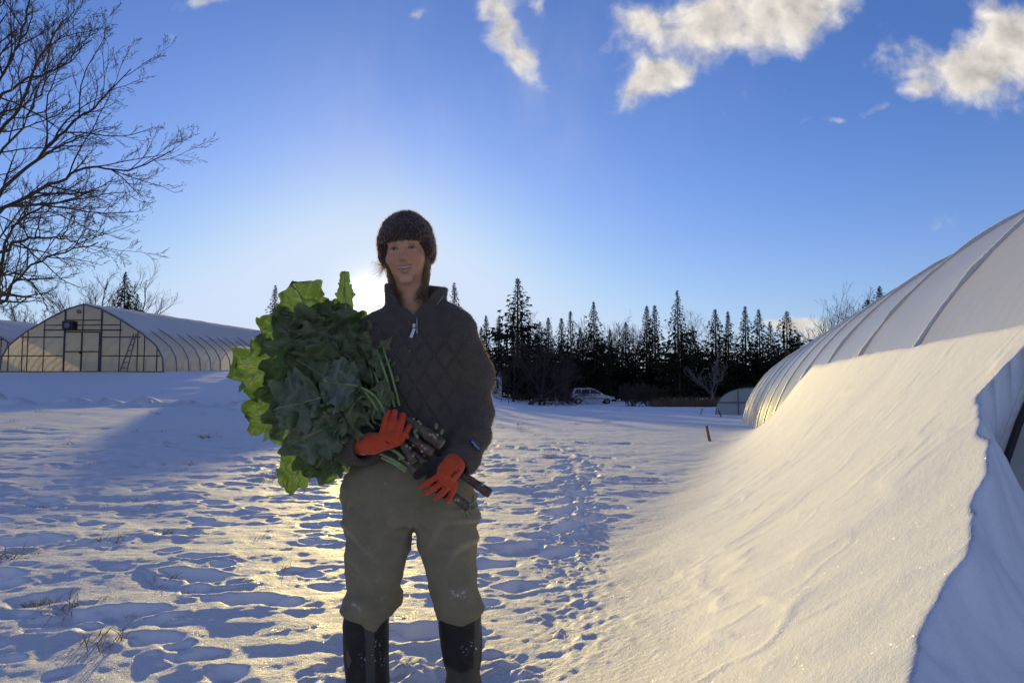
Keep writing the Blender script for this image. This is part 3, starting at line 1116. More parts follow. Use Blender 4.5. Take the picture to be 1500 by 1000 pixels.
def bare_tree(px, py_top, Y, seed, label, mat='twig', kids=(10, 8, 6), trunk_f=.3, wide=.7, py_base=None, name='bare_tree', group='bare leafless trees', rmin=.012, up=.5, nstem=1, shrink=.55):
    p = at(px, py_top, Y); zb = gz(p[0], Y); H = p[2] - zb
    root = tree_root(name, (p[0], Y, zb), label, group)
    b = Branches(seed)
    base = np.array([p[0], Y, zb - .1])
    if nstem == 1:
        top = base + np.array([b.r.normal() * .03 * H, b.r.normal() * .03 * H, H * trunk_f + .1])
        MB().tube([base, (base + top) / 2 + b.r.normal(size=3) * .01 * H, top], [H * .028, H * .022, H * .018], 7).build('trunk', M[mat], root, smooth=True)
        for k in range(6):
            a = k * 1.05 + b.r.uniform(-.3, .3)
            tilt = wide * b.r.uniform(.4, 1.2) if k else .1
            b.grow(top - np.array([0, 0, .03 * H * k]), (math.cos(a) * math.sin(tilt), math.sin(a) * math.sin(tilt), math.cos(tilt)), H * (1 - trunk_f) * b.r.uniform(.75, 1.0), H * .008, 0, up, .6, kids, .1, shrink, rmin)
    else:
        for k in range(nstem):
            a = b.r.uniform(0, 6.28); tilt = wide * b.r.uniform(.1, 1)
            o_ = np.array([math.cos(a), math.sin(a), 0]) * H * .3 * b.r.random()
            b.grow(base + o_, (math.cos(a) * math.sin(tilt), math.sin(a) * math.sin(tilt), math.cos(tilt)), H * b.r.uniform(.6, 1.0), H * .012, 0, up, .6, kids, .1, shrink, rmin)
    b.build('crown' if nstem == 1 else 'stems', M[mat], root)
    return root


bare_tree(132, 384, 78, 21, 'open leafless tree behind the greenhouse peak, left of the dark spruce', rmin=.006, kids=(8, 7, 5))
bare_tree(205, 398, 86, 22, 'pale leafless tree wrapped round the dark spruce behind the greenhouse', rmin=.006, kids=(8, 6, 5))
bare_tree(28, 452, 90, 23, 'small leafless tree low at the left edge beyond the greenhouse', rmin=.009)
bare_tree(790, 498, 66, 24, 'spreading bare apple tree with a gnarled trunk left of the van', trunk_f=.16, wide=1.25, kids=(10, 8, 6), rmin=.0075, up=.2, shrink=.6)
bare_tree(752, 508, 70, 25, 'wide bare apple tree close beside the woman\'s sleeve', trunk_f=.18, wide=1.2, kids=(10, 8, 6), rmin=.0075, up=.2, shrink=.6)
bare_tree(832, 520, 72, 26, 'grey tangled bare tree just left of the van', trunk_f=.2, wide=1.1, kids=(9, 8, 6), rmin=.0075, up=.2, shrink=.6)
bare_tree(1040, 518, 62, 27, 'small pale grey bare tree with forked limbs in front of the dark spruces', mat='pale_bark', trunk_f=.28, wide=.8, kids=(6, 5, 3), rmin=.010)
bare_tree(1231, 443, 72, 28, 'pale bare tree above the tunnel roof, taller of three', rmin=.006, kids=(8, 6, 5))
bare_tree(1262, 428, 74, 29, 'thin bare tree behind the spruce half hidden by the tunnel roof', rmin=.006, kids=(8, 6, 5))
bare_tree(1196, 486, 74, 30, 'low bare tree at the end of the spruce row over the tunnel roof', rmin=.009, kids=(9, 7, 6))
for (px, py, sd) in ((886, 480, 41), (893, 470, 42), (770, 462, 43), (925, 466, 44), (1008, 462, 45), (855, 470, 46)):
    bare_tree(px, py, 97, sd, {886: 'thin pale birch stem behind the nose of the van', 893: 'second thin birch behind the van, slightly taller', 770: 'faint bare tree in the gap right of the tallest spruce', 925: 'faint bare tree in the gap above the brown shrub', 1008: 'faint bare tree right of the second tallest spruce', 855: 'faint bare tree in the gap left of the feathery spruce'}[px],
              mat='pale_bark', trunk_f=.35, wide=.45, rmin=.009, kids=(8, 6, 4))
bare_tree(925, 562, 60, 51, 'tangled brown shrub right of the van', kids=(6, 6, 5), nstem=26, wide=.9, rmin=.009, name='shrub', group='leafless shrubs')
bare_tree(950, 566, 61, 52, 'brown shrub with fine twigs, right half of the thicket beside the van', kids=(6, 6, 5), nstem=26, wide=.9, rmin=.009, name='shrub', group='leafless shrubs')
bare_tree(975, 578, 62, 53, 'lowest brown shrub at the right end of the thicket', kids=(6, 6, 4), nstem=18, wide=.9, rmin=.009, name='shrub', group='leafless shrubs')
for o in list(COL.objects):
    if o.get('category') == 'tree' and o.name.startswith('shrub'):
        o['category'] = 'shrub'

# ------------------------------------------------------------------ dry grass and weeds (uncountable)
def blades(mb, c, n, h, spread, rg, lean=.6):
    for _ in range(n):
        a = rg.uniform(0, 6.28); q = rg.uniform(0, 1) ** .5 * spread
        p = np.array([c[0] + math.cos(a) * q, c[1] + math.sin(a) * q, c[2] - .01])
        a2 = rg.uniform(0, 6.28); hh = h * rg.uniform(.4, 1.1); ln = lean * rg.uniform(.2, 1.3)
        d = np.array([math.cos(a2) * ln, math.sin(a2) * ln, 1.0]); d /= np.linalg.norm(d)
        w_ = np.array([-math.sin(a2 + 1), math.cos(a2 + 1), 0]) * h * rg.uniform(.012, .03)
        m_ = p + d * hh * .6; e = m_ + (d + np.array([math.cos(a2), math.sin(a2), -.9]) * .5 * ln) * hh * .4
        mb.add([p - w_, p + w_, m_ + w_ * .8, m_ - w_ * .8, e], [(0, 1, 2, 3), (3, 2, 4)])


rg = random.Random(4)
mb = MB()
tufts = [(95, 890, 1.3), (150, 945, 1.2), (165, 790, .9), (240, 780, .8), (272, 680, .7), (395, 700, .8), (380, 705, .7), (235, 850, .8), (15, 815, 1.3), (135, 680, .7), (305, 640, .9), (365, 790, .7),
         (410, 835, .8), (455, 745, .6), (360, 795, .6), (740, 690, .8), (760, 690, .6), (800, 670, .8), (850, 710, .7), (890, 705, .6), (790, 725, .7), (105, 650, .7), (50, 880, .6), (215, 745, .7), (270, 870, .5)]
for k in range(120):
    tufts.append((rg.uniform(0, 480), 600 + 300 * rg.random() ** 1.6, rg.uniform(.25, .6)))
for k in range(70):
    tufts.append((rg.uniform(725, 960), 610 + 160 * rg.random() ** 1.4, rg.uniform(.25, .6)))
for (px, py, sc) in tufts:
    d = ray(px, py)
    ys_ = np.arange(2.0, 24.0, .05)                        # walk down the sight line to the snow
    hitm = CAM_H + d[2] * ys_ <= ground_z(d[0] * ys_, ys_)
    if not hitm.any(): continue
    Y = float(ys_[np.argmax(hitm)])
    hh = (.07 + .013 * Y) * sc
    blades(mb, (d[0] * Y, Y, gz(d[0] * Y, Y) - .02), int(46 * sc) + 10, hh, hh * .8, rg, 1.9)
tag(mb.build('dry_grass', M['straw']), 'dry straw coloured grass poking through the snow', 'grass', kind='stuff')
mb = MB()
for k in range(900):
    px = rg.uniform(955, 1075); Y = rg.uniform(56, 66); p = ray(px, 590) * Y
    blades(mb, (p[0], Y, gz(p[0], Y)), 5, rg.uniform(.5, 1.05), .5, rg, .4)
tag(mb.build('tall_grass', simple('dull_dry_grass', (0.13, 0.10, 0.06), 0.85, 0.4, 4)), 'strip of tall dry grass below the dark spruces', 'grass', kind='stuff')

# ------------------------------------------------------------------ stakes, log, shed
def stake(px, py0, py1, Y, label, lean=0.0, mat='dark_frame', rad=.03, group='thin stakes in the snow', name='stake'):
    a = at(px, py1, Y); z0 = gz(a[0], Y)
    b = at(px + lean, py0, Y); H = max(b[2] - z0, .3)
    o = MB().tube([(a[0], Y, z0 - .1), (b[0], Y, z0 + H)], [rad, rad * .9], 6).build(name, M[mat], None, (a[0], Y, z0), True)
    return tag(o, label, 'stake', group)


stake(734, 571, 591, 55, 'thin grey stake nearest the woman\'s sleeve, left of two', 0)
stake(745, 571, 590, 55, 'thin grey stake a step right of the one nearest the sleeve', -1)
stake(814, 581, 593, 55, 'short pale stake in the snow left of the van', 0, 'pale_bark')
stake(1025, 602, 615, 34, 'thin leaning stake left of the small low tunnel', 4)
stake(1058, 603, 613, 30, 'thin stake leaning left in front of the small low tunnel', -6)
stake(1041, 634, 645, 13.5, 'short brown wooden stake tilted at the toe of the drift', -6, 'wood_stake', .03)
la, lb_ = at(776, 582, 64), at(798, 575, 65)
za, zb2 = gz(la[0], 64), gz(lb_[0], 65)
lg = MB().tube([(la[0], 64, za - .05), (la[0] + .45, 64.2, za + .45), (lb_[0], 65, zb2 + .55)], [.26, .22, .16], 8)
lg.tube([(lb_[0] - .1, 65, zb2 - .1), (lb_[0], 65, zb2 + .6)], [.12, .12], 6)
tag(lg.build('log', M['bark'], None, (la[0], 64, za), True), 'dark bent log lying under the gnarled apple tree', 'log')

sh = at(728, 572, 78)
zs = gz(sh[0], 78)
shed = empty('shed', (sh[0], 78, zs), 'narrow white shed with a steep gable beside the woman\'s sleeve', 'shed')
xl, xr = at(723, 572, 78)[0], at(735, 572, 78)[0]
wv_ = MB()
def prism(poly, y0, y1):
    n = len(poly)
    V = [(x, y0, z) for x, z in poly] + [(x, y1, z) for x, z in poly]
    return V, [tuple(range(n)), tuple(range(2 * n - 1, n - 1, -1))] + [(i, n + i, n + (i + 1) % n, (i + 1) % n) for i in range(n)]
xm = xl + .38 * (xr - xl)
wv_.add(*prism([(xm, zs - .2), (xr, zs - .2), (xr, zs + 2.2), ((xm + xr) / 2 + .06, zs + 2.95), (xm, zs + 2.2)], 78, 80.5))
wv_.add(*prism([(xl - 1.6, zs - .2), (xm - .005, zs - .2), (xm - .005, zs + 1.75), (xl - 1.6, zs + 1.9)], 78.25, 80.4))
wv_.build('wall', M['white_paint'], shed)
MB().box(((xl + xm) / 2 - .5, 79.3, zs + 1.92), (xm - xl + 1.25, 2.4, .08)).build('roof', M['dark_frame'], shed)
win = MB().box((xm + .12, 77.97, zs + 1.45), (.2, .05, 1.0)).build('window', M['dark_glass'], shed)
MB().box((xm + .12, 77.95, zs + 1.45), (.22, .03, .05)).build('frame', M['white_paint'], win)

# ------------------------------------------------------------------ the van
def van():
    m_, t = material('silver_car_paint')
    co = t.n('ShaderNodeTexCoord').outputs['Object']
    out(t, principled(t, base=t.mix(t.noise(co, 3, 4).outputs[0], (.42, .44, .47), (.52, .54, .57)), rough=.28, metal=.35, spec=.5, coat=.6))
    M['silver'] = m_
    M['red_lens'] = simple('red_lens', (.35, .015, .01), .2, .1)
    M['clear_lens'] = simple('clear_lens', (.6, .6, .6), .1, .1)
    M['tyre'] = simple('tyre_rubber', (.015, .015, .015), .8, .2)
    M['amber'] = simple('amber_lens', (.5, .12, .02), .2, .1)
    Y = 74.0
    c = at(868, 590, Y)
    zb = gz(c[0], Y) - .05
    root = empty('van', (c[0], Y, zb), 'silver minivan parked sideways at the edge of the spruces', 'van')
    L = 4.85; W2 = .93
    x0 = c[0] - L / 2
    def xs(f): return x0 + f * L
    # side outline, lower body then the glazed cabin
    low = [(0.00, .42), (0.005, .62), (.015, .95), (.03, 1.10), (.35, 1.08), (.60, 1.04), (.70, 1.00), (.80, .93), (.90, .82), (.96, .68), (.99, .55), (1.0, .38), (.97, .25), (.90, .24)]
    arch = lambda fx: [(fx + .085 * math.cos(a), .30 + .34 * math.sin(a)) for a in np.linspace(0, math.pi, 9)]
    bottom = arch(.80) + arch(.17) + [(.06, .28)]
    poly = [(xs(f), zb + z) for f, z in low] + [(xs(f), zb + max(z, .24)) for f, z in bottom]
    bm = MB()
    V = []
    n = len(poly)
    for yy, sc in ((-W2, .0), (-W2 + .08, 1), (W2 - .08, 1), (W2, 0)):
        for (x, z) in poly:
            cx, cz = (x0 + L / 2), zb + .62
            k = 1.0 if sc else .975
            V.append((cx + (x - cx) * k, Y + yy, cz + (z - cz) * k))
    F = [tuple(range(n)), tuple(range(4 * n - 1, 3 * n - 1, -1))]
    for q in range(3):
        for i in range(n):
            j = (i + 1) % n
            F.append((q * n + i, (q + 1) * n + i, (q + 1) * n + j, q * n + j))
    bm.add(V, F)
    cab = [(.035, 1.07, 1.0), (.06, 1.35, .93), (.095, 1.62, .84), (.14, 1.70, .80), (.40, 1.72, .80), (.50, 1.66, .80), (.56, 1.55, .83), (.66, 1.25, .93), (.745, .97, 1.0)]
    top = [(xs(f), zb + z, W2 * k * .97) for f, z, k in cab]
    V = [(x, Y - w_, z) for x, z, w_ in top] + [(x, Y + w_, z) for x, z, w_ in top]
    m2 = len(top)
    F = [tuple(range(m2)), tuple(range(2 * m2 - 1, m2 - 1, -1))] + [(i, m2 + i, m2 + i + 1, i + 1) for i in range(m2 - 1)]
    bm.add(V, F)
    body = bm.build('body', M['silver'], root)
    def side(f, z, pr=.012):
        k = np.interp(z, [1.07, 1.35, 1.62, 1.72], [1.0, .93, .84, .80])
        return (xs(f), Y - W2 * k * .97 - pr, zb + z)
    for quad in ([(.075, 1.14), (.098, 1.40), (.13, 1.58), (.235, 1.60), (.225, 1.12)], [(.24, 1.12), (.25, 1.60), (.42, 1.61), (.42, 1.11)], [(.435, 1.11), (.435, 1.61), (.485, 1.60), (.55, 1.48), (.63, 1.24), (.655, 1.11)]):
        V = [side(f, z) for f, z in quad] + [side(f, z, -.02) for f, z in quad]
        k = len(quad)
        MB().add(V, [tuple(range(k)), tuple(range(2 * k - 1, k - 1, -1))] + [(i, k + i, k + (i + 1) % k, (i + 1) % k) for i in range(k)]).build('window', M['dark_glass'], root)
    # windscreen
    V = [(xs(.51), Y - .66, zb + 1.665), (xs(.51), Y + .66, zb + 1.665), (xs(.735), Y + .82, zb + 1.03), (xs(.735), Y - .82, zb + 1.03)]
    V = V + [(x - .04, y, z - .05) for x, y, z in V]
    MB().add([(x + .02, y, z + .015) for x, y, z in V], [(0, 1, 2, 3), (7, 6, 5, 4), (0, 4, 5, 1), (1, 5, 6, 2), (2, 6, 7, 3), (3, 7, 4, 0)]).build('windscreen', M['dark_glass'], root)
    for fx in (.17, .80):
        for sy in (-1, 1):
            cy = Y + sy * (W2 - .12)
            wh = MB().tube([(xs(fx), cy - .11, zb + .32), (xs(fx), cy - .09, zb + .32), (xs(fx), cy + .09, zb + .32), (xs(fx), cy + .11, zb + .32)], [.29, .32, .32, .29], 22).build('wheel', M['tyre'], root, smooth=True)
            rim = MB().tube([(xs(fx), cy + sy * .10, zb + .32), (xs(fx), cy + sy * .118, zb + .32)], [.215, .19], 18)
            rim.build('rim', M['steel'] if fx > .5 else M['silver'], wh)
    MB().box((xs(.012), Y - W2 + .12, zb + .95), (.16, .30, .34)).build('tail_light', M['red_lens'], root)
    MB().box((xs(.012), Y + W2 - .12, zb + .95), (.16, .30, .34)).build('tail_light', M['red_lens'], root)
    for sy in (-1, 1):
        MB().box((xs(.945), Y + sy * .66, zb + .70), (.20, .36, .15)).build('headlight', M['clear_lens'], root)
    MB().box((xs(.895), Y - W2 + .01, zb + .70), (.14, .06, .08)).build('indicator', M['amber'], root)
    MB().box((xs(.035), Y, zb + .50), (.42, 1.90, .26)).build('bumper', M['black_plastic'], root)
    MB().box((xs(.945), Y, zb + .42), (.5, 1.86, .22)).build('bumper', M['black_plastic'], root)
    for f in (.385, .45):
        MB().box((xs(f), Y - W2 - .012, zb + .93), (.17, .04, .07)).build('door_handle', M['black_plastic'], root)
    MB().box((xs(.49), Y - W2 - .008, zb + .62), (2.15, .03, .10)).build('side_moulding', M['steel'], root)
    MB().box((xs(.635), Y - W2 - .08, zb + 1.14), (.16, .18, .15)).build('mirror', M['black_plastic'], root)
    MB().tube([(xs(.12), Y - .62, zb + 1.76), (xs(.42), Y - .62, zb + 1.77)], .018, 5).build('roof_rail', M['black_plastic'], root)
    V, F = [], []
    for i, f in enumerate(np.linspace(.08, .49, 12)):
        for j, y in enumerate(np.linspace(-.64, .64, 8)):
            V.append((xs(f), Y + y, zb + np.interp(f, [c_[0] for c_ in cab], [c_[1] for c_ in cab]) + .03 + .03 * math.sin(i * 1.3 + j)))
    for i in range(11):
        for j in range(7):
            F.append((i * 8 + j, (i + 1) * 8 + j, (i + 1) * 8 + j + 1, i * 8 + j + 1))
    mesh('snow_cover', V, np.array(F), M['snow'], root)
    return root


van()

# ------------------------------------------------------------------ the person
PD = 2.43


def q(px, py, dy=0.0):
    return at(px, py, PD + dy)


def zpx(py):
    return q(600, py)[2]


def n3(P, f, seed=0, k=7):
    r_ = np.random.default_rng(seed)
    o = 0
    for i in range(k):
        d = r_.normal(size=3); d /= np.linalg.norm(d)
        o = o + np.sin(P @ (d * f * r_.uniform(.6, 1.7)) + r_.uniform(0, 6.28))
    return o / math.sqrt(k)


def loft(P, rows, cy=0.0, p=2.4, lean=None):
    """rows: (py, left px, right px, half depth[, depth offset]) measured at the figure's distance"""
    zs_ = np.array([zpx(r_[0]) for r_ in rows])[::-1]
    cxs = np.array([(q(r_[1], r_[0])[0] + q(r_[2], r_[0])[0]) / 2 for r_ in rows])[::-1]
    aas = np.array([(q(r_[2], r_[0])[0] - q(r_[1], r_[0])[0]) / 2 for r_ in rows])[::-1]
    bbs = np.array([r_[3] for r_ in rows])[::-1]
    cys = np.array([PD + cy + (r_[4] if len(r_) > 4 else 0) for r_ in rows])[::-1]
    z = P[..., 2]
    a, b, cx, cyy = (np.interp(z, zs_, v) for v in (aas, bbs, cxs, cys))
    u = np.abs((P[..., 0] - cx) / a); v = np.abs((P[..., 1] - cyy) / b)
    return ((u ** p + v ** p) ** (1 / p) - 1) * np.minimum(a, b)


def hit(f, px, py, y0=1.9):
    """first point of surface f on the sight line through a photo point"""
    d = ray(px, py); o = np.array([0, 0, CAM_H]); t = y0
    for _ in range(160):
        t += 0.7 * float(f((o + d * t)[None, :])[0]) + 2e-5
    return o + d * t


base_p = np.array([q(606, 1000)[0], PD, gz(q(606, 1000)[0], PD)])
E0 = q(596, 371)
ROLL = math.radians(4.5)
HX = np.array([math.cos(ROLL), 0, math.sin(ROLL)]); HZ = np.array([-math.sin(ROLL), 0, math.cos(ROLL)]); HY = np.array([0, 1.0, 0])
HR = np.stack([HX, HY, HZ], 1)


def hl(P):
    return (P - E0) @ HR


def hw(p):
    return E0 + HR @ np.asarray(p, float)


def face_sdf(P):
    p = hl(P)
    d = sd_ell(p, (0, .010, .035), (.077, .098, .105))
    d = smin(d, sd_ell(p, (0, -.020, -.034), (.062, .070, .076)), .03)
    d = smin(d, sd_cone(p, (-.009, -.073, -.106), (.009, -.073, -.106), .0145, .0145), .032)
    m_ = p * np.array([1, 1, 1.0]); ax_ = np.abs(p[..., 0])
    pm = np.stack([ax_, p[..., 1], p[..., 2]], -1)
    d = smin(d, sd_ell(pm, (.040, -.062, -.030), (.026, .026, .024)), .02)       # smiling cheeks
    d = smin(d, sd_cone(pm, (.012, -.086, .021), (.046, -.072, .024), .010, .009), .014)
    d = smax(d, -sd_ell(pm, (.032, -.100, .0), (.021, .020, .0135)), .012)       # sockets
    d = smin(d, sd_cone(p, (0, -.084, .012), (0, -.106, -.034), .008, .0125), .012)
    d = smin(d, sd_ell(pm, (.011, -.095, -.037), (.0085, .010, .008)), .007)
    d = smin(d, sd_cone(pm, (.016, -.0875, .0045), (.030, -.0910, .0086), .0034, .0038), .004)
    d = smin(d, sd_cone(pm, (.030, -.0910, .0086), (.047, -.080, .002), .0038, .0034), .004)
    d = smin(d, sd_cone(pm, (.018, -.088, -.0072), (.044, -.0825, -.0056), .0046, .0044), .006)
    d = smax(d, -sd_cone(pm, (0, -.099, -.0705), (.029, -.086, -.0620), .0062, .0028), .002)   # open smile
    d = smin(d, sd_cone(pm, (0, -.0930, -.0610), (.027, -.082, -.0575), .0042, .0025), .003)
    d = smin(d, sd_cone(pm, (0, -.0925, -.0810), (.024, -.0825, -.0680), .0056, .003), .004)
    d = smax(d, -sd_cone(pm, (.020, -.094, -.040), (.036, -.083, -.068), .003, .0025), .009)   # smile lines
    d = smin(d, sd_ell(pm, (.079, .012, -.008), (.010, .022, .031)), .008)
    return d


NECK = [hw((0, .012, -.085)), q(606, 462, .03), q(606, 500, .03)]
ARM_R = [q(664, 490, .015), q(690, 545, .03), q(691, 605, .01), q(687, 640, -.06), q(676, 668, -.12), q(669, 677, -.140)]
ARM_L = [q(552, 490, .015), q(522, 545, .03), q(506, 600, .0), q(510, 635, -.07), q(524, 651, -.125), q(533, 653, -.15)]
LEG_L = [q(556, 745), q(556, 800), q(550, 860), q(540, 930, .01), q(538, 1010, .015)]
LEG_R = [q(652, 745), q(656, 800), q(664, 860), q(674, 930, .01), q(678, 985, .015)]


def body_sdf(P):
    d = face_sdf(P)
    d = smin(d, sd_chain(P, NECK, [.052, .056, .08]), .02)
    t = smin(sd_cone(P, q(562, 487, .02), q(650, 487, .02), .06, .06), sd_ell(P, q(607, 560, .01), (.155, .095, .24)), .05)
    t = smin(t, sd_ell(P, q(602, 700, .01), (.165, .09, .12)), .05)
    d = smin(d, t, .03)
    for ch, rr in ((ARM_R, (.05, .05, .045, .04, .034, .032)), (ARM_L, (.05, .05, .045, .04, .034, .032)), (LEG_L, (.075, .07, .055, .05, .04)), (LEG_R, (.075, .07, .055, .05, .04))):
        d = smin(d, sd_chain(P, ch, rr), .02)
    return d


def skin_mat():
    m_, t = material('skin')
    lip = t.n('ShaderNodeAttribute', attribute_name='lip').outputs['Fac']
    flush = t.n('ShaderNodeAttribute', attribute_name='flush').outputs['Fac']
    co = t.n('ShaderNodeTexCoord').outputs['Object']
    nz = t.noise(co, 90, 4).outputs[0]
    c = t.mix(nz, (.62, .31, .165), (.72, .40, .225))
    c = t.mix(t.m('MULTIPLY', flush, .55), c, (.58, .20, .14))
    c = t.mix(t.m('MULTIPLY', lip, .6), c, (.48, .17, .14))
    out(t, principled(t, base=c, rough=.48, spec=.35, sss=.12, sss_r=(1, .4, .2), sss_s=.01, normal=bump(t, nz, .12, .002)))
    return m_


M['skin'] = skin_mat()
zb_ = E0[2]
axx = np.concatenate([axis(E0[0] - .36, E0[0] - .105, .014), axis(E0[0] - .1, E0[0] + .1, .0024), axis(E0[0] + .112, E0[0] + .36, .014)])
axy = np.concatenate([axis(PD - .22, PD - .13, .014), axis(PD - .122, PD + .03, .0024), axis(PD + .036, PD + .16, .008)])
axz = np.concatenate([axis(-.06, zb_ - .20, .014), axis(zb_ - .19, zb_ + .05, .0024), axis(zb_ + .056, zb_ + .16, .008)])
Vb, Fb = surface(body_sdf, (axx, axy, axz))
pb = hl(Vb); pbm = np.stack([np.abs(pb[:, 0]), pb[:, 1], pb[:, 2]], -1)
lip = np.minimum(sd_cone(pbm, (0, -.0930, -.0610), (.027, -.082, -.0575), .0050, .003), sd_cone(pbm, (0, -.0925, -.0810), (.024, -.0825, -.0680), .0063, .0035))
flush = np.exp(-np.linalg.norm((pbm - np.array([.040, -.08, -.03])) / .022, axis=1) ** 2) + np.exp(-np.linalg.norm((pb - np.array([0, -.115, -.035])) / .016, axis=1) ** 2)
person = mesh('person', Vb, Fb, M['skin'], None, base_p, attrs={'lip': 1 - sst(lip, -.001, .0012), 'flush': np.clip(flush, 0, 1)})
tag(person, 'smiling person in dark fleece pullover, knit hat and orange gloves hugging a huge kale bunch', 'person')


def sphere(c, r, n=18, m_=12):
    V, F = [], []
    for i in range(m_ + 1):
        a = math.pi * i / m_
        for j in range(n):
            b = 2 * math.pi * j / n
            V.append((c[0] + r * math.sin(a) * math.cos(b), c[1] - r * math.cos(a), c[2] + r * math.sin(a) * math.sin(b)))
    for i in range(m_):
        for j in range(n):
            F.append((i * n + j, i * n + (j + 1) % n, (i + 1) * n + (j + 1) % n, (i + 1) * n + j))
    return np.array(V), F


m_, t = material('eyeball')
ir = t.n('ShaderNodeAttribute', attribute_name='iris').outputs['Fac']
out(t, principled(t, base=t.ramp(ir, [(0, (.01, .01, .01)), (.19, (.01, .01, .01)), (.22, (.10, .13, .15)), (.44, (.05, .07, .08)), (.48, (.42, .38, .35))]), rough=.08, spec=.5))
for sx in (-1, 1):
    c = hw((sx * .032, -.0775, .0005))
    V, F = sphere(c, .0125, 24, 20)
    look = np.array([0.02, -1, -.06]); look /= np.linalg.norm(look)
    an = np.arccos(np.clip(((V - c) / .0125) @ look, -1, 1))
    mesh('eye', V, F, m_, person, attrs={'iris': an})
    bw = MB()
    for k in range(26):
        f = k / 25; x = .013 + .036 * f
        p = hw((sx * x, -.0935 + .018 * f ** 2, .0215 + .006 * math.sin(2.6 * f)))
        bw.tube([p, p + HR @ np.array([sx * .006, .001, .0022 * (1 - 1.6 * f)])], [.0017, .0006], 4)
    el = MB()
    lid = [hw((sx * x, y - .0022, z - .0030)) for x, y, z in ((.0175, -.0885, .0045), (.024, -.0925, .0075), (.030, -.0945, .0086), (.038, -.0905, .0068), (.047, -.0825, .0015))]
    el.tube(lid, [.0006, .0010, .0012, .0012, .0007], 5)
    el.build('eyelashes', bpy.data.materials.get('lash') or simple('lash', (.03, .02, .015), .7), person, smooth=True)
    bw.build('eyebrow', simple('brow_hair', (.10, .06, .035), .7) if sx < 0 else bpy.data.materials['brow_hair'], person)
tm = MB()
for k in range(8):
    x = (k - 3.5) * .0061
    tm.box(hw((x, -.0905 + x * x * 9, -.0682 + abs(x) * .17)), (.0060, .004, .0066 - abs(x) * .10))
tm.build('teeth', simple('tooth_enamel', (.56, .47, .33), .3, .05), person)


# fine fibres standing off a cloth surface
def fuzz(name, V, F, count, length, width, mat, parent, mask=None, seed=1):
    r_ = np.random.default_rng(seed)
    N = vnormals(V, F)
    A = np.linalg.norm(np.cross(V[F[:, 2]] - V[F[:, 0]], V[F[:, 3]] - V[F[:, 1]]), axis=1)
    if mask is not None:
        A = A * mask[F].mean(1)
    fi = r_.choice(len(F), count, p=A / A.sum())
    wq = r_.dirichlet((1, 1, 1, 1), count)
    p = (V[F[fi]] * wq[..., None]).sum(1); n = (N[F[fi]] * wq[..., None]).sum(1)
    d = n + r_.normal(size=(count, 3)) * .55
    d /= np.linalg.norm(d, axis=1)[:, None]
    sd = np.cross(d, r_.normal(size=(count, 3))); sd /= np.linalg.norm(sd, axis=1)[:, None]
    L = length * r_.uniform(.3, 1.2, (count, 1)) * np.where(r_.random((count, 1)) < .04, 1.9, 1)
    cv = r_.normal(size=(count, 3)) * .35
    a = p - n * .002 - sd * width; b = p - n * .002 + sd * width; m1 = p + d * L * .55; e = p + (d + cv) * L
    VV = np.stack([a, b, m1 + sd * width * .7, m1 - sd * width * .7, e], 1).reshape(-1, 3)
    k = np.arange(count)[:, None] * 5
    FF = np.concatenate([k + np.array([[0, 1, 2]]), k + np.array([[0, 2, 3]]), k + np.array([[3, 2, 4]])])
    o = mesh(name, VV, FF, mat, parent, smooth=False)
    return o


def fibre(name, col, tr):
    m_, t = material(name)
    b = t.n('ShaderNodeBsdfDiffuse', {'Color': (*col, 1)}).outputs[0]
    l = t.n('ShaderNodeBsdfTranslucent', {'Color': (*tr, 1)}).outputs[0]
    out(t, t.n('ShaderNodeMixShader', {0: .82, 1: b, 2: l}).outputs[0])
    return m_


def fleece(name, base, quilt=False):
    m_, t = material(name)
    co = t.n('ShaderNodeNewGeometry').outputs['Position']
    nz = t.noise(co, 26, 5, .65).outputs[0]
    nf = t.noise(co, 420, 3, .7).outputs[0]
    c = t.mix(nz, tuple(b * .65 for b in base), tuple(b * 1.45 for b in base))
    b1 = bump(t, nf, .5, .004)
    if quilt:
        qm = t.n('ShaderNodeAttribute', attribute_name='quilt').outputs['Fac']
        s_ = t.n('ShaderNodeSeparateXYZ', {0: co})
        u = t.m('DIVIDE', s_.outputs[0], .066); v = t.m('DIVIDE', s_.outputs[2], .105)
        l1 = t.m('ABSOLUTE', t.m('SUBTRACT', t.m('FRACT', t.m('ADD', u, v)), .5))
        l2 = t.m('ABSOLUTE', t.m('SUBTRACT', t.m('FRACT', t.m('SUBTRACT', u, v)), .5))
        e = t.m('MINIMUM', t.m('SUBTRACT', .5, l1), t.m('SUBTRACT', .5, l2))
        pad = t.m('MULTIPLY', t.m('SUBTRACT', t.sstep(e, 0.0, .13), 1.0), qm)
        b1 = bump(t, pad, .75, .008, b1)
        c = t.mix(t.m('MULTIPLY', qm, .35), c, tuple(b * .8 for b in base))
    out(t, principled(t, base=c, rough=.9, spec=.1, sheen=.12, sheen_rough=.45, normal=b1))
    return m_


M['fleece'] = fleece('charcoal_fleece', (.094, .080, .066), True)
M['hat'] = fleece('dark_knit', (.055, .034, .032))
M['fuzz'] = fibre('fleece_fibres', (.045, .041, .039), (.5, .42, .34))
M['hatfuzz'] = fibre('hat_fibres', (.06, .033, .03), (.95, .74, .58))


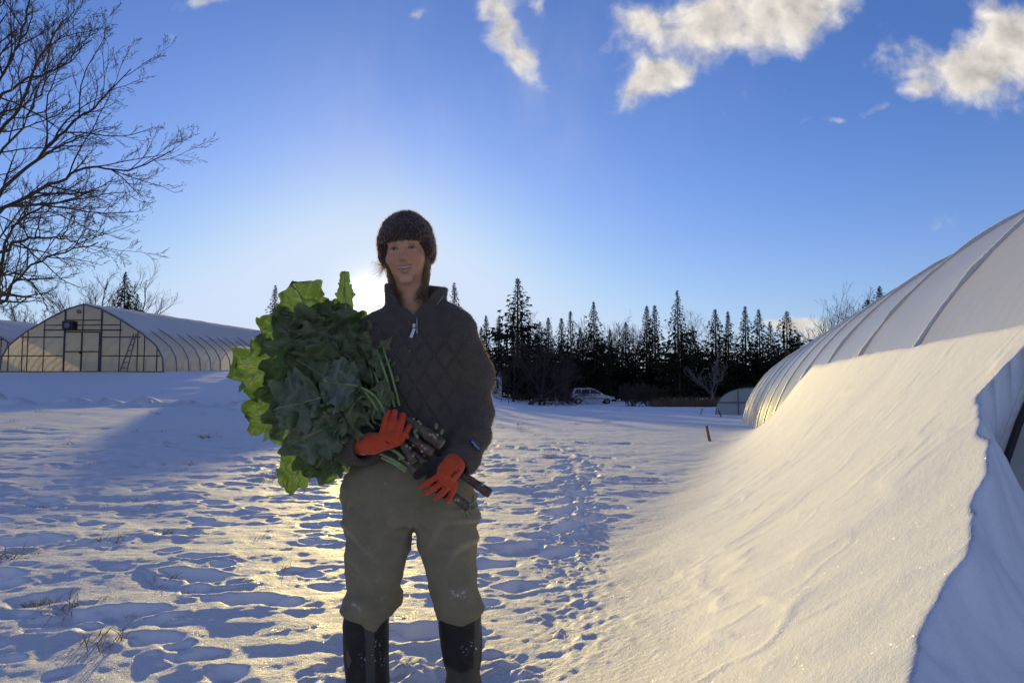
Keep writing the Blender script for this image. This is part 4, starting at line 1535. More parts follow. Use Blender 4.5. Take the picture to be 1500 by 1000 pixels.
def hat_sdf(P):
    p = hl(P)
    d = sd_ell(p, (.0, .012, .030), (.1035, .122, .124))
    zc = -.034 + .062 * sst(-p[..., 1], .0, .075) + .05 * np.clip(np.abs(p[..., 0]) - .2, 0, 1) - .01 * (p[..., 0] / .1) ** 2
    d = d - .0035 * np.exp(-((p[..., 2] - zc - .022) / .022) ** 2)
    d = d + .0022 * n3(P, 90, 3) + .0015 * n3(P, 260, 4)
    ang_ = np.arctan2(p[..., 0], -p[..., 1])
    d = d + .0016 * np.sin(ang_ * 40)
    return smax(d, zc - p[..., 2], .008)


ax3 = [axis(E0[k] - a, E0[k] + b, .0042) for k, (a, b) in enumerate(((.125, .125), (.13, .15), (.09, .175)))]
Vh, Fh = surface(hat_sdf, ax3)
hat = mesh('hat', Vh, Fh, M['hat'], person)
fuzz('fuzz', Vh, Fh, 15000, .0090, .00040, M['hatfuzz'], hat, seed=3)

# hair: loose strands under the hat, tucked into the collar, a few blown out to the left
M['hair'] = fibre('fair_hair', (.52, .46, .36), (.80, .70, .54))
hm = MB()
hr = random.Random(12)
for k in range(460):
    sx = -1 if k % 2 else 1
    x = sx * hr.uniform(.060, .082); y = hr.uniform(-.030, .055)
    p0 = hw((x, y, -.028 + .02 * hr.random()))
    p1 = hw((sx * hr.uniform(.056, .080), y * .7 + .006, -.075))
    p2 = hw((sx * hr.uniform(.046, .072), y * .4 + .0, -.125))
    p3 = hw((sx * hr.uniform(.016, .066), -.03 + hr.uniform(-.02, .03), -.172 + hr.uniform(-.02, .03)))
    tt = np.linspace(0, 1, 9)[:, None]
    pts = (1 - tt) ** 3 * p0 + 3 * tt * (1 - tt) ** 2 * p1 + 3 * tt ** 2 * (1 - tt) * p2 + tt ** 3 * p3
    pts = pts + np.array([hr.gauss(0, .004), hr.gauss(0, .003), 0]) * np.sin(tt * 7 + k)
    hm.tube(pts, np.linspace(.0010, .0005, 9), 3, False)
for k in range(60):
    p0 = hw((-.078, hr.uniform(-.03, .03), -.03)); a = hr.uniform(-.055, .02)
    p3 = hw((-.078 - hr.uniform(.02, .06), hr.uniform(-.03, .03), -.04 + a)); p1 = hw((-.09, 0, -.055)); p2 = p3 + np.array([.02, 0, .012])
    tt = np.linspace(0, 1, 8)[:, None]
    hm.tube((1 - tt) ** 3 * p0 + 3 * tt * (1 - tt) ** 2 * p1 + 3 * tt ** 2 * (1 - tt) * p2 + tt ** 3 * p3, np.linspace(.0006, .0003, 8), 3, False)
hm.build('hair', M['hair'], person, smooth=True)

# pullover
JROWS = [(436, 578, 652, .075, .02), (448, 562, 668, .088, .015), (458, 549, 681, .098, .01), (472, 536, 692, .106, .005), (490, 528, 697, .115), (520, 524, 693, .124), (560, 524, 686, .124),
         (600, 520, 682, .120), (640, 515, 686, .122), (658, 511, 690, .128), (676, 512, 690, .124)]
CSH = [.074, .074, .073, .067, .060, .056]
CSL = [.072, .072, .070, .064, .058, .055]


def torso_sdf(P):
    d = loft(P, JROWS, 0, 2.3)
    d = smax(d, zpx(674) - P[..., 2] + .006 * np.sin(P[..., 0] * 40), .012)
    d = smax(d, P[..., 2] - zpx(440), .03)
    return d


def sleeves_sdf(P):
    d = sd_chain(P, ARM_R, CSH, .03)
    d = np.minimum(d, sd_chain(P, ARM_L, CSL, .03))
    return d


def jacket_sdf(P):
    a = torso_sdf(P)
    b = sleeves_sdf(P)
    b = b + .0036 * n3(P * np.array([1, 1, 1.6]), 34, 8) + .0025 * n3(P, 80, 9)
    # the cuffs end flat, with the glove coming out
    for ch in (ARM_R, ARM_L):
        dv = ch[-1] - ch[-2]; dv = dv / np.linalg.norm(dv)
        cut = (P - (ch[-1] + dv * .012)) @ dv
        near = np.linalg.norm(P - ch[-1], axis=-1) < .16
        b = np.where(near, smax(b, cut, .008), b)
        inner = sd_cone(P, ch[-1] - dv * .03, ch[-1] + dv * .06, .043, .045)
        b = np.where(near, smax(b, -inner, .006), b)
    a = a + .0035 * n3(P * np.array([1, 1, .7]), 26, 12)
    d = smin(a, b, .035)
    # stand-up collar, open in a V
    c0 = q(607, 470, .018); c1 = q(610, 418, -.005)
    u = (P - c0); ax_ = c1 - c0; L = np.linalg.norm(ax_); ax_ = ax_ / L
    h = u @ ax_
    rad = u - h[..., None] * ax_
    rr = np.sqrt((rad[..., 0] / 1.06) ** 2 + (rad[..., 1] / 1.0) ** 2)
    col = np.abs(rr - (.086 + .012 * h / L)) - .0095
    col = smax(col, np.maximum(h - L, -h - .02), .01)
    vee = np.where(rad[..., 1] < 0, (.012 + .62 * (h - .012)) - np.abs(rad[..., 0] + .004), -1)
    col = smax(col, vee, .006)
    d = smin(d, col, .014)
    # clear the neck inside
    hole = sd_cone(P, q(607, 466, -.012), q(609, 400, -.01), .058, .082)
    d = smax(d, -hole, .012)
    vhole = np.maximum(np.abs(P[..., 0] - q(610, 460)[0]) - np.clip((P[..., 2] - zpx(466)) * .62, -1, .06), np.maximum(P[..., 1] - PD + .03, zpx(466) - P[..., 2]))
    d = smax(d, -vhole, .006)
    return d


ax3 = [axis(q(468, 600)[0], q(738, 600)[0], .0055), axis(PD - .235, PD + .15, .0055), axis(zpx(690), zpx(408), .0055)]
Vj, Fj = surface(jacket_sdf, ax3)
ts, sl = torso_sdf(Vj), sleeves_sdf(Vj)
quilt = sst(sl - ts, .012, .03) * (1 - sst(Vj[:, 2], zpx(492), zpx(482))) * sst(Vj[:, 2], zpx(660), zpx(652))
jacket = mesh('pullover', Vj, Fj, M['fleece'], person, attrs={'quilt': quilt})
fuzz('fuzz', Vj, Fj, 42000, .0075, .00034, M['fuzz'], jacket, mask=1 - .9 * quilt, seed=5)
# zip with its slider and tab
M['zip'] = simple('bright_zip', (.55, .55, .56), .3, .1, metal=.6)
zp = [hit(jacket_sdf, 611, 465 + k * 6) + np.array([0, -.004, 0]) for k in range(5)]
zo = MB().tube(zp, .0022, 5).build('zipper', M['zip'], jacket, smooth=True)
p = hit(jacket_sdf, 607, 482)
tbm = MB()
tbm.box(p + np.array([0, -.008, .012]), (.009, .006, .012)); tbm.build('slider', M['zip'], zo)
MB().box(p + np.array([-.004, -.012, -.014]), (.0095, .003, .034), M=np.array([[.94, 0, .34], [0, 1, 0], [-.34, 0, .94]])).build('zip_tab', M['zip'], zo)
for (pts) in ([(640, 446), (645, 440), (650, 433)],):
    pp = [hit(jacket_sdf, *a) + np.array([0, -.003, 0]) for a in pts]
    MB().tube(pp, .0018, 4).build('zip_teeth', M['zip'], zo)


def text_mesh(word, size, org, u, v, mat, name, parent, bold=0.0):
    cu = bpy.data.curves.new(name, 'FONT')
    cu.body = word; cu.size = 1.0; cu.offset = bold; cu.align_x = 'CENTER'; cu.align_y = 'CENTER'; cu.extrude = 0.01
    tmp = bpy.data.objects.new('text_source', cu)
    COL.objects.link(tmp)
    me = bpy.data.meshes.new_from_object(tmp.evaluated_get(bpy.context.evaluated_depsgraph_get()))
    V = np.array([v_.co[:] for v_ in me.vertices]); F = [tuple(p_.vertices) for p_ in me.polygons]
    bpy.data.objects.remove(tmp)
    bpy.data.meshes.remove(me)
    w_ = np.cross(u, v)
    W_ = org + size * (V[:, :1] * u + V[:, 1:2] * v + V[:, 2:3] * w_)
    return mesh(name, W_, F, mat, parent, smooth=False)


def patch_frame(f, pa, pb_):
    """frame on a surface: origin between two photo points, u along them, n outwards"""
    a, b = hit(f, *pa), hit(f, *pb_)
    u = b - a; L = np.linalg.norm(u); u /= L
    c = hit(f, (pa[0] + pb_[0]) / 2, (pa[1] + pb_[1]) / 2)
    e = 1e-3
    g = np.array([float((f((c + e * d)[None])[0] - f((c - e * d)[None])[0])) for d in np.eye(3)]); g /= np.linalg.norm(g)
    v = np.cross(g, u); v /= np.linalg.norm(v)
    return c, u, v, np.cross(u, v), L


smooth_sleeve = lambda P: sleeves_sdf(P)
c, u, v, n, L = patch_frame(smooth_sleeve, (687.5, 645.5), (701, 660.5))
c = c + n * .010
R3 = np.stack([u, v, n], 1)
M['navy'] = simple('navy_label', (.03, .035, .16), .6, .1)
M['label_white'] = simple('label_white', (.75, .75, .75), .6, .05)
M['label_violet'] = simple('label_violet', (.16, .12, .35), .6, .1)
lab = MB().box(c, (.046, .017, .003), M=R3).build('label', M['navy'], jacket)
hill = [(-.022, .001), (-.022, .005), (-.012, .0035), (-.004, .0075), (.002, .004), (.010, .0065), (.016, .003), (.022, .005), (.022, .001)]
MB().add([c + u * a + v * b + n * .0022 for a, b in hill], [tuple(range(len(hill)))]).build('emblem', M['label_violet'], lab)
text_mesh('patagonia', .0095, c - v * .0035 + n * .0022, u, v, M['label_white'], 'lettering', lab, .01)

# trousers
LROWS_L = [(735, 500, 602, .100), (760, 502, 604, .100), (800, 507, 601, .094), (840, 511, 592, .086), (862, 510, 584, .082), (878, 503, 585, .084), (890, 501, 589, .088), (900, 508, 583, .082), (908, 514, 570, .074), (920, 518, 566, .070)]
LROWS_R = [(735, 602, 697, .100), (760, 604, 697, .100), (800, 611, 697, .094), (840, 624, 698, .086), (862, 634, 704, .082), (874, 638, 711, .084), (888, 640, 708, .084), (902, 641, 699, .080), (912, 644, 697, .076), (924, 648, 695, .074)]
PROWS = [(668, 514, 690, .108), (690, 506, 692, .112), (712, 499, 697, .115), (735, 499, 698, .112), (752, 501, 698, .105), (768, 503, 697, .09)]


def trousers_sdf(P, parts=False):
    x, z = P[..., 0], P[..., 2]
    pel = loft(P, PROWS, .005, 2.5)
    pel = smax(pel, np.maximum(z - zpx(664), zpx(766) - z), .012)
    hem_l = zpx(908) + .010 * np.sin((x - q(540, 0)[0]) * 60 + 1.0)
    ll = loft(P, LROWS_L, .005, 2.3); ll = smax(ll, np.maximum(z - zpx(742), hem_l - z), .006)
    hem_r = zpx(912) - (x - q(672, 900)[0]) * .16 + .006 * np.sin(x * 70)
    lr = loft(P, LROWS_R, .005, 2.3); lr = smax(lr, np.maximum(z - zpx(742), hem_r - z), .006)
    d = smin(pel, smin(ll, lr, .012), .022)
    # creases: drag lines from the crotch, a horizontal one across each thigh, bunching over the boots
    cr = q(604, 762, -.1)
    dx, dz = x - cr[0], z - cr[2]
    rad = np.sqrt(dx * dx + dz * dz)
    an_ = np.arctan2(dz, np.abs(dx))
    d = d + .0055 * np.exp(-(rad / .12) ** 2) * sst(rad, .012, .05) * np.sin(an_ * 7 + 9 * rad)
    low = 1 - sst(z, zpx(880), zpx(820))
    fold = n3(P * np.array([.7, .7, 1.9]), 28, 31)
    d = d + (.0042 + .009 * low) * fold + (.0030 + .004 * low) * (np.abs(n3(P * np.array([.6, .6, 1.7]), 42, 32)) - .8)
    # sharp-edged creases where the cloth is dragged: hips and crotch, behind the knee, above the boots
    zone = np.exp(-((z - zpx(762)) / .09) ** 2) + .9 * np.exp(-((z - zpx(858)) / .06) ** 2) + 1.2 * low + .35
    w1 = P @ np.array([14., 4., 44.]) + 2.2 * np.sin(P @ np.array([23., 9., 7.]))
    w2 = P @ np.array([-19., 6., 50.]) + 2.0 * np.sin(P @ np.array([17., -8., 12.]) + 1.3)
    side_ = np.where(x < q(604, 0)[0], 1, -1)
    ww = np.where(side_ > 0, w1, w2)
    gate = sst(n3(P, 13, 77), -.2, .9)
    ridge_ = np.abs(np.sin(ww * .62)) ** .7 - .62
    if parts:                                  # mask for the highlight painted on outward creases
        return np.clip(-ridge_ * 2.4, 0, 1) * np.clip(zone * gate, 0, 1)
    d = d + .0075 * zone * gate * ridge_
    d = d + .0035 * np.exp(-((z - zpx(789) + .12 * (x - q(650, 0)[0])) / .006) ** 2) * np.where(x > q(612, 0)[0], 1, .5)
    d = d + .003 * np.exp(-((z - zpx(785) - .05 * (x - q(550, 0)[0])) / .006) ** 2) * np.where(x < q(600, 0)[0], 1, 0)
    fly = np.exp(-((x - q(606, 700)[0] - .02 * np.sin(z * 20)) / .003) ** 2) * sst(z, zpx(765), zpx(755))
    d = d + .003 * fly
    return d


def cloth(name, base, scale_w=900):
    m_, t = material(name)
    co = t.n('ShaderNodeNewGeometry').outputs['Position']
    nz = t.noise(co, 11, 6, .65).outputs[0]
    nf = t.noise(co, 500, 3, .7).outputs[0]
    nd = t.noise(co, 32, 4, .6).outputs[0]
    c = t.mix(nz, tuple(b * .6 for b in base), tuple(b * 1.35 for b in base))
    c = t.mix(t.m('MULTIPLY', t.sstep(nd, .55, .8), .35), c, tuple(b * 1.7 for b in base))
    # snow smeared on the knees
    crl = t.n('ShaderNodeAttribute', attribute_name='crease_light').outputs['Fac']
    c = t.mix(t.m('MULTIPLY', crl, t.m('ADD', .25, nd)), c, tuple(min(.9, b * 1.75) for b in base))  # painted highlight: outward crease ridges lightened so the folds read
    sn = t.n('ShaderNodeAttribute', attribute_name='snowy').outputs['Fac']
    c = t.mix(t.m('MULTIPLY', sn, t.sstep(t.noise(co, 85, 4, .7).outputs[0], .52, .66)), c, (.7, .74, .8))
    out(t, principled(t, base=c, rough=.85, spec=.15, sheen=.05, sheen_rough=.5, normal=bump(t, nf, .35, .003)))
    return m_


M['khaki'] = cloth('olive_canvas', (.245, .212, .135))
ax3 = [axis(q(488, 800)[0], q(722, 800)[0], .005), axis(PD - .16, PD + .15, .005), axis(zpx(935), zpx(658), .005)]
Vt, Ft = surface(trousers_sdf, ax3)
kn = q(672, 868, -.08)
kn2 = q(520, 888, -.08)
snowy = np.exp(-(np.linalg.norm((Vt - kn) / np.array([.025, .1, .02]), axis=1)) ** 2) + .7 * np.exp(-(np.linalg.norm((Vt - kn2) / np.array([.02, .1, .012]), axis=1)) ** 2)
trousers = mesh('trousers', Vt, Ft, M['khaki'], person, attrs={'snowy': np.clip(snowy, 0, 1), 'crease_light': trousers_sdf(Vt, True)})
for sx, pp in ((-1, [(514, 690), (508, 715), (506, 742)]), (1, [(690, 700), (693, 725), (694, 745)])):
    pts = [hit(trousers_sdf, *a) + np.array([0, -.0015, 0]) for a in pp]
    MB().tube(pts, .0025, 5).build('pocket_edge', M['khaki'], trousers, smooth=True)

# boots
BROWS_L = [(895, 505, 568, .078), (915, 502, 568, .080), (960, 503, 568, .078), (1000, 507, 569, .074), (1018, 509, 566, .072), (1060, 510, 566, .072)]
BROWS_R = [(885, 642, 705, .078), (915, 642, 705, .080), (945, 645, 706, .078), (968, 649, 705, .074), (982, 654, 703, .072), (1060, 654, 703, .072)]


def boot_sdf(rows, toe, tdir, zf):
    def f(P):
        d = loft(P, rows, .01, 2.2)
        d = smax(d, np.maximum(P[..., 2] - zpx(898), zf - P[..., 2]), .006)
        foot = sd_cone(P, np.array([toe[0], PD + .03, zf + .05]), np.array([toe[0] + tdir[0], PD + .03 + tdir[1], zf + .036]), .058, .046)
        foot = smax(foot, zf - P[..., 2], .01)
        return smin(d, foot, .03) + .0012 * n3(P, 40, 51)
    return f


def boot_mat():
    m_, t = material('black_rubber_boot')
    co = t.n('ShaderNodeNewGeometry').outputs['Position']
    g = t.n('ShaderNodeAttribute', attribute_name='strip').outputs['Fac']
    sn = t.n('ShaderNodeAttribute', attribute_name='snowy').outputs['Fac']
    nz = t.noise(co, 24, 5, .6).outputs[0]
    c = t.mix(nz, (.010, .010, .011), (.026, .025, .026))
    c = t.mix(t.m('MULTIPLY', t.sstep(nz, .5, .75), .6), c, (.055, .046, .036))
    c = t.mix(g, c, t.mix(nz, (.060, .055, .047), (.095, .088, .078)))
    fl = t.sstep(t.noise(co, 120, 3, .6).outputs[0], .60, .66)
    c = t.mix(t.m('MULTIPLY', fl, sn), c, (.8, .83, .88))
    out(t, principled(t, base=c, rough=.55, spec=.3, normal=bump(t, t.noise(co, 300, 3).outputs[0], .25, .003)))
    return m_


M['boot'] = boot_mat()
for (rows, toe, tdir, sx0, sx1, flecks, kind) in ((BROWS_L, q(538, 1000), (-.03, -.15), 542, 553, [(532, 966), (548, 962), (552, 945), (558, 970)], 'L'), (BROWS_R, q(678, 985), (-.02, -.14), 696, 703, [(690, 946), (683, 950), (700, 945)], 'R')):
    zf = gz(toe[0], PD - .05) - .055
    f = boot_sdf(rows, toe, tdir, zf)
    ax3 = [axis(toe[0] - .15, toe[0] + .13, .0045), axis(PD - .24, PD + .14, .0045), axis(zf - .02, zpx(888), .0045)]
    V, F = surface(f, ax3)
    xa, xb = q(sx0, 950)[0], q(sx1, 950)[0]
    zc_ = V[:, 2]
    shift = (zpx(950) - zc_) * (.03 if kind == 'L' else -.02)
    strip = sst(V[:, 0], xa + shift - .003, xa + shift) * (1 - sst(V[:, 0], xb + shift, xb + shift + .003)) * (V[:, 1] < PD + .02)
    if kind == 'R':
        strip = np.maximum(strip, 1 - sst(zc_ + .25 * np.abs(V[:, 0] - toe[0]) * -1, zpx(978), zpx(970)))
    sn = sum(np.exp(-(np.linalg.norm((V - hit(f, *p_)) / np.array([.012, .03, .017]), axis=1)) ** 2) for p_ in flecks)
    b_ = mesh('boot', V, F, M['boot'], person, attrs={'strip': strip, 'snowy': np.clip(sn * 1.3, 0, 1)})
    if kind == 'L':
        c, u, v, n, L = patch_frame(f, (507.5, 963), (515, 967))
        c = c + n * .003
        ux, vz = np.array([u[0], u[1], 0]), np.array([0, 0, 1.0]); ux /= np.linalg.norm(ux)
        dia = [c + ux * a + vz * b2 for a, b2 in ((-.011, .004), (-.006, .028), (.011, -.002), (.0, -.028))]
        ins = [c + (np.array(p_) - c) * .86 + n * .0015 for p_ in dia]
        e_ = MB().add(dia + [p_ - n * .004 for p_ in dia], [(3, 2, 1, 0), (0, 1, 5, 4), (1, 2, 6, 5), (2, 3, 7, 6), (3, 0, 4, 7)]).build('emblem', simple('emblem_tan', (.30, .18, .14), .6), b_)
        MB().add(ins, [(3, 2, 1, 0)]).build('emblem_centre', simple('emblem_grey', (.10, .092, .085), .6), e_)

# gloves
def glove_sdf(palm, fingers, thumb, extra=None, flat=None):
    def f(P):
        d = sd_chain(P, [a for a, _ in palm], [r_ for _, r_ in palm], .02)
        if flat is not None:
            c, n, w_ = flat
            d = smax(d, np.abs((P - c) @ n) - w_, .012)
        for fg in fingers:
            d = smin(d, sd_chain(P, [a for a, _ in fg], [r_ for _, r_ in fg], .004), .0035)
        for th_ in thumb:
            d = smin(d, sd_chain(P, [a for a, _ in th_], [r_ for _, r_ in th_], .006), .012)
        return d + .0006 * n3(P, 160, 71) + .0012 * n3(P, 60, 72)
    return f


def glove_mat():
    m_, t = material('dipped_work_glove')
    co = t.n('ShaderNodeNewGeometry').outputs['Position']
    blk = t.n('ShaderNodeAttribute', attribute_name='dipped').outputs['Fac']
    nz = t.noise(co, 45, 5, .65).outputs[0]
    c = t.mix(nz, (.50, .052, .017), (.78, .105, .033))
    c = t.mix(t.m('MULTIPLY', t.sstep(t.noise(co, 75, 5, .7).outputs[0], .50, .72), .6), c, (.17, .035, .022))
    c = t.mix(blk, c, t.mix(nz, (.016, .014, .013), (.042, .037, .032)))
    kn_ = t.n('ShaderNodeTexWave', {'Vector': co, 'Scale': 260.0, 'Distortion': 2.0, 'Detail': 2.0}).outputs['Fac']
    out(t, principled(t, base=c, rough=.78, spec=.2, sheen=.2, normal=bump(t, t.m('ADD', kn_, nz), .22, .002)))
    return m_


M['glove'] = glove_mat()
def fing(pts, rads):
    return [(q(*p_), r_) for p_, r_ in zip(pts, rads)]


RG_P = fing([(524, 651, -.150), (545, 649, -.178), (566, 644, -.188), (580, 645, -.186)], [.031, .032, .026, .021])
RG_F = [fing([(561, 637, -.192), (564, 620, -.200), (569.5, 603, -.190)], [.0125, .0122, .0098]),
        fing([(571, 638, -.194), (575.5, 619, -.204), (578.5, 602, -.193)], [.0125, .0122, .0100]),
        fing([(580, 641, -.192), (586, 624, -.200), (589.5, 608, -.188)], [.0120, .0115, .0096]),
        fing([(586, 647, -.186), (593, 636, -.190), (599.5, 624, -.178)], [.0112, .0102, .0085])]
RG_T = [fing([(530, 642, -.155), (545, 626, -.150), (556, 614, -.140), (566, 605, -.125)], [.022, .020, .016, .012])]
LG_P = fing([(671, 674, -.150), (664, 682, -.178), (656, 693, -.192), (652, 702, -.190)], [.031, .034, .031, .026])
LG_F = [fing([(642, 697, -.200), (629, 706, -.206), (617.5, 712.5, -.190)], [.0118, .0105, .0082]),
        fing([(650, 704, -.204), (637, 714.5, -.214), (624, 722, -.196)], [.0118, .0106, .0082]),
        fing([(658, 709, -.202), (648, 721, -.210), (636.5, 730.5, -.192)], [.0115, .0104, .0082]),
        fing([(666, 708, -.194), (662.5, 721, -.196), (656, 733, -.182)], [.0106, .0094, .0078])]
LG_T = [fing([(656, 678, -.170), (641, 680, -.165), (626, 684, -.165), (611, 696, -.165)], [.026, .021, .017, .013]),
        fing([(645, 692, -.170), (632, 703, -.165), (640, 716, -.165), (652, 724, -.165)], [.020, .017, .014, .013])]
GLOVES = []
for (palm, fg, thb, nm) in ((RG_P, RG_F, RG_T, 'R'), (LG_P, LG_F, LG_T, 'L')):
    f = glove_sdf(palm, fg, thb)
    allp = np.array([a for ch in [palm] + fg + thb for a, _ in ch])
    lo, hi = allp.min(0) - .045, allp.max(0) + .045
    V, F = surface(f, [axis(lo[k], hi[k], .0021) for k in range(3)])
    N = vnormals(V, F)
    dt = np.min([sd_chain(V, [a for a, _ in ch], [r_ for _, r_ in ch]) for ch in thb], axis=0)
    dp = np.minimum(sd_chain(V, [a for a, _ in palm], [r_ for _, r_ in palm]), np.min([sd_chain(V, [a for a, _ in ch], [r_ for _, r_ in ch]) for ch in fg], axis=0))
    back = N @ (np.array([0, -1.0, 0]))
    blk = np.maximum(sst(dp - dt, -.002, .003), sst(-back, -.18, .02))
    g_ = mesh('glove', V, F, M['glove'], person, attrs={'dipped': blk})
    GLOVES.append((f, g_))
M['ink'] = simple('dark_print', (.06, .03, .025), .8)
for (f, g_), pa, pb_, sz, word in ((GLOVES[1], (656.5, 699), (676, 685.5), .026, 'gelli-I'), (GLOVES[0], (563, 644), (573, 652), .014, 'gelli-I')):
    c, u, v, n, L = patch_frame(f, pa, pb_)
    if v[2] < 0: v = -v
    text_mesh(word, sz * .62, c + n * .0022 * (1 if n[1] < 0 else -1), u, v, M['ink'], 'lettering', g_, .012)

# ------------------------------------------------------------------ the bunch of kale
def leaf_mat():
    m_, t = material('kale_leaf')
    a = t.n('ShaderNodeAttribute', attribute_name='leaf').outputs['Vector']
    sp_ = t.n('ShaderNodeSeparateXYZ', {0: a})
    tt, ss, rd = sp_.outputs
    co = t.n('ShaderNodeNewGeometry').outputs['Position']
    nz = t.noise(co, 38, 5, .65).outputs[0]
    as_ = t.m('ABSOLUTE', ss)
    mid = t.m('SUBTRACT', 1.0, t.sstep(as_, .018, .055))
    lat = t.m('FRACT', t.m('ADD', t.m('MULTIPLY', t.m('SUBTRACT', tt, t.m('MULTIPLY', as_, .34)), 6.5), t.m('MULTIPLY', nz, .25)))
    lat = t.m('SUBTRACT', 1.0, t.sstep(t.m('ABSOLUTE', t.m('SUBTRACT', lat, .5)), .012, .07))
    vo = t.n('ShaderNodeTexVoronoi', {'Vector': co, 'Scale': 70.0}, feature='DISTANCE_TO_EDGE').outputs['Distance']
    net = t.m('SUBTRACT', 1.0, t.sstep(vo, .0, .06))
    vein = t.m('MAXIMUM', mid, t.m('MAXIMUM', t.m('MULTIPLY', lat, .55), t.m('MULTIPLY', net, .16)))
    base = t.mix(nz, (.165, .190, .085), (.285, .315, .175))
    base = t.mix(t.m('MULTIPLY', rd, .85), base, (.27, .31, .25))
    base = t.mix(t.m('MULTIPLY', vein, .75), base, (.25, .31, .20))
    tr = t.mix(nz, (.08, .20, .020), (.17, .32, .040))
    tr = t.mix(vein, tr, (.5, .6, .2))
    h = t.m('ADD', t.m('MULTIPLY', nz, .5), t.m('MULTIPLY', vein, -.6))
    b1 = bump(t, h, .4, .005)
    body = principled(t, base=base, rough=.55, spec=.22, normal=b1)
    tl = t.n('ShaderNodeBsdfTranslucent', {'Color': tr, 'Normal': b1}).outputs[0]
    out(t, t.n('ShaderNodeMixShader', {0: .36, 1: body, 2: tl}).outputs[0])
    return m_


def stalk_mat(name, c1, c2):
    m_, t = material(name)
    co = t.n('ShaderNodeNewGeometry').outputs['Position']
    nz = t.noise(co, 42, 5, .65).outputs[0]
    c = t.mix(t.sstep(nz, .35, .68), c1, c2)
    out(t, principled(t, base=c, rough=.5, spec=.35, normal=bump(t, t.noise(co, 130, 4, .7).outputs[0], .4, .004)))
    return m_


M['leaf'] = leaf_mat()
M['stalk'] = stalk_mat('purple_kale_stalk', (.085, .045, .050), (.16, .125, .075))
M['petiole'] = stalk_mat('pale_petiole', (.22, .30, .11), (.34, .40, .20))
M['cut'] = stalk_mat('cut_end', (.30, .26, .16), (.42, .40, .26))
kbase = q(520, 640, -.12)
kale = empty('kale_bunch', kbase, 'huge bunch of ruffled green kale with purple stalks held across the body', 'kale', None)
KR = random.Random(21)
KN = np.random.default_rng(21)


def kale_leaf(b, tip, width, tilt=0.0, roll=0.0, ruffle=1.0, bend=.12, gather=None, pale=0.0, seed=0):
    b, tip = np.asarray(b, float), np.asarray(tip, float)
    ax_ = tip - b; L = np.linalg.norm(ax_); ax_ /= L
    to = -np.array([b[0], b[1], 0]); to = to / np.linalg.norm(to)
    nrm = to + np.array([math.sin(roll), 0, math.sin(tilt)])
    nrm -= ax_ * (nrm @ ax_); nrm /= np.linalg.norm(nrm)
    sd = np.cross(ax_, nrm)
    nt, ns = 64, 28
    T = 1 - (1 - np.linspace(0, 1, nt)) ** 2; S = np.linspace(-1, 1, ns + 1)
    TT, SS = np.meshgrid(T, S, indexing='ij')
    ph = seed * 1.7
    tq = np.clip(TT, 0, 1) ** .82
    prof = np.sqrt(np.clip(1 - (2 * tq - 1) ** 2, 0, 1))
    prof = np.where(TT < .5, prof * (.70 + .30 * sst(TT, .0, .4)), prof)
    lob = 1 + .05 * np.sin(TT * 15 + ph + SS * .8) + .06 * np.sin(TT * 31 + 2 * ph) + .055 * np.sin(TT * 58 + ph * 3) + .045 * np.sin(TT * 95 + ph)
    lob = lob * (1 + .22 * pn(TT * 5 + ph, SS * .3 + seed, 300 + seed))
    W = width * .5 * prof * np.where(np.abs(SS) > .3, 1 + (lob - 1) * (np.abs(SS) - .3) / .7, 1)
    X = W * SS
    tip_l = L * (TT + .035 * np.abs(SS) ** 2 * np.sin(TT * 30 + ph))
    edge = np.abs(SS) ** 1.7
    Z = ruffle * width * (.15 * edge * np.sin(TT * 19 + ph + np.sign(SS) * 1.3 + SS * 2) + .085 * edge * np.sin(TT * 41 + 2.3 * ph + SS * 3) + .05 * np.sin(TT * 9 + SS * 5 + ph))
    Z = Z + .10 * width * pn(TT * 6 + seed, SS * 4 + ph, 400 + seed) + ruffle * width * .10 * edge          # cupped
    Z = Z - bend * L * TT ** 2 + .10 * bend * L
    P_ = b + ax_ * tip_l[..., None] + sd * X[..., None] + nrm * Z[..., None]
    V = P_.reshape(-1, 3)
    I = np.arange(nt * (ns + 1)).reshape(nt, ns + 1)
    F = np.stack([I[:-1, :-1], I[1:, :-1], I[1:, 1:], I[:-1, 1:]], -1).reshape(-1, 4)
    A = np.stack([TT, SS * np.clip(W / (width * .5), .25, 1), np.full_like(TT, pale)], -1).reshape(-1, 3)
    lf = mesh('leaf', V, F, M['leaf'], kale, attrs={'leaf': A})
    mid = ns // 2
    ml = P_[:, mid] - nrm * .001
    rib = MB().tube(ml[::4] + nrm * .0012, np.linspace(.0036, .0008, len(ml[::4])), 5)
    if gather is not None:
        g = np.asarray(gather, float)
        tt = np.linspace(0, 1, 8)[:, None]
        c1 = b - ax_ * np.linalg.norm(g - b) * .45
        pts = (1 - tt) ** 2 * g + 2 * tt * (1 - tt) * c1 + tt ** 2 * (b + ax_ * .01)
        rib.tube(pts, np.linspace(.0052, .0040, 8), 6)
    rib.build('petiole', M['petiole'], lf, smooth=True)
    return lf


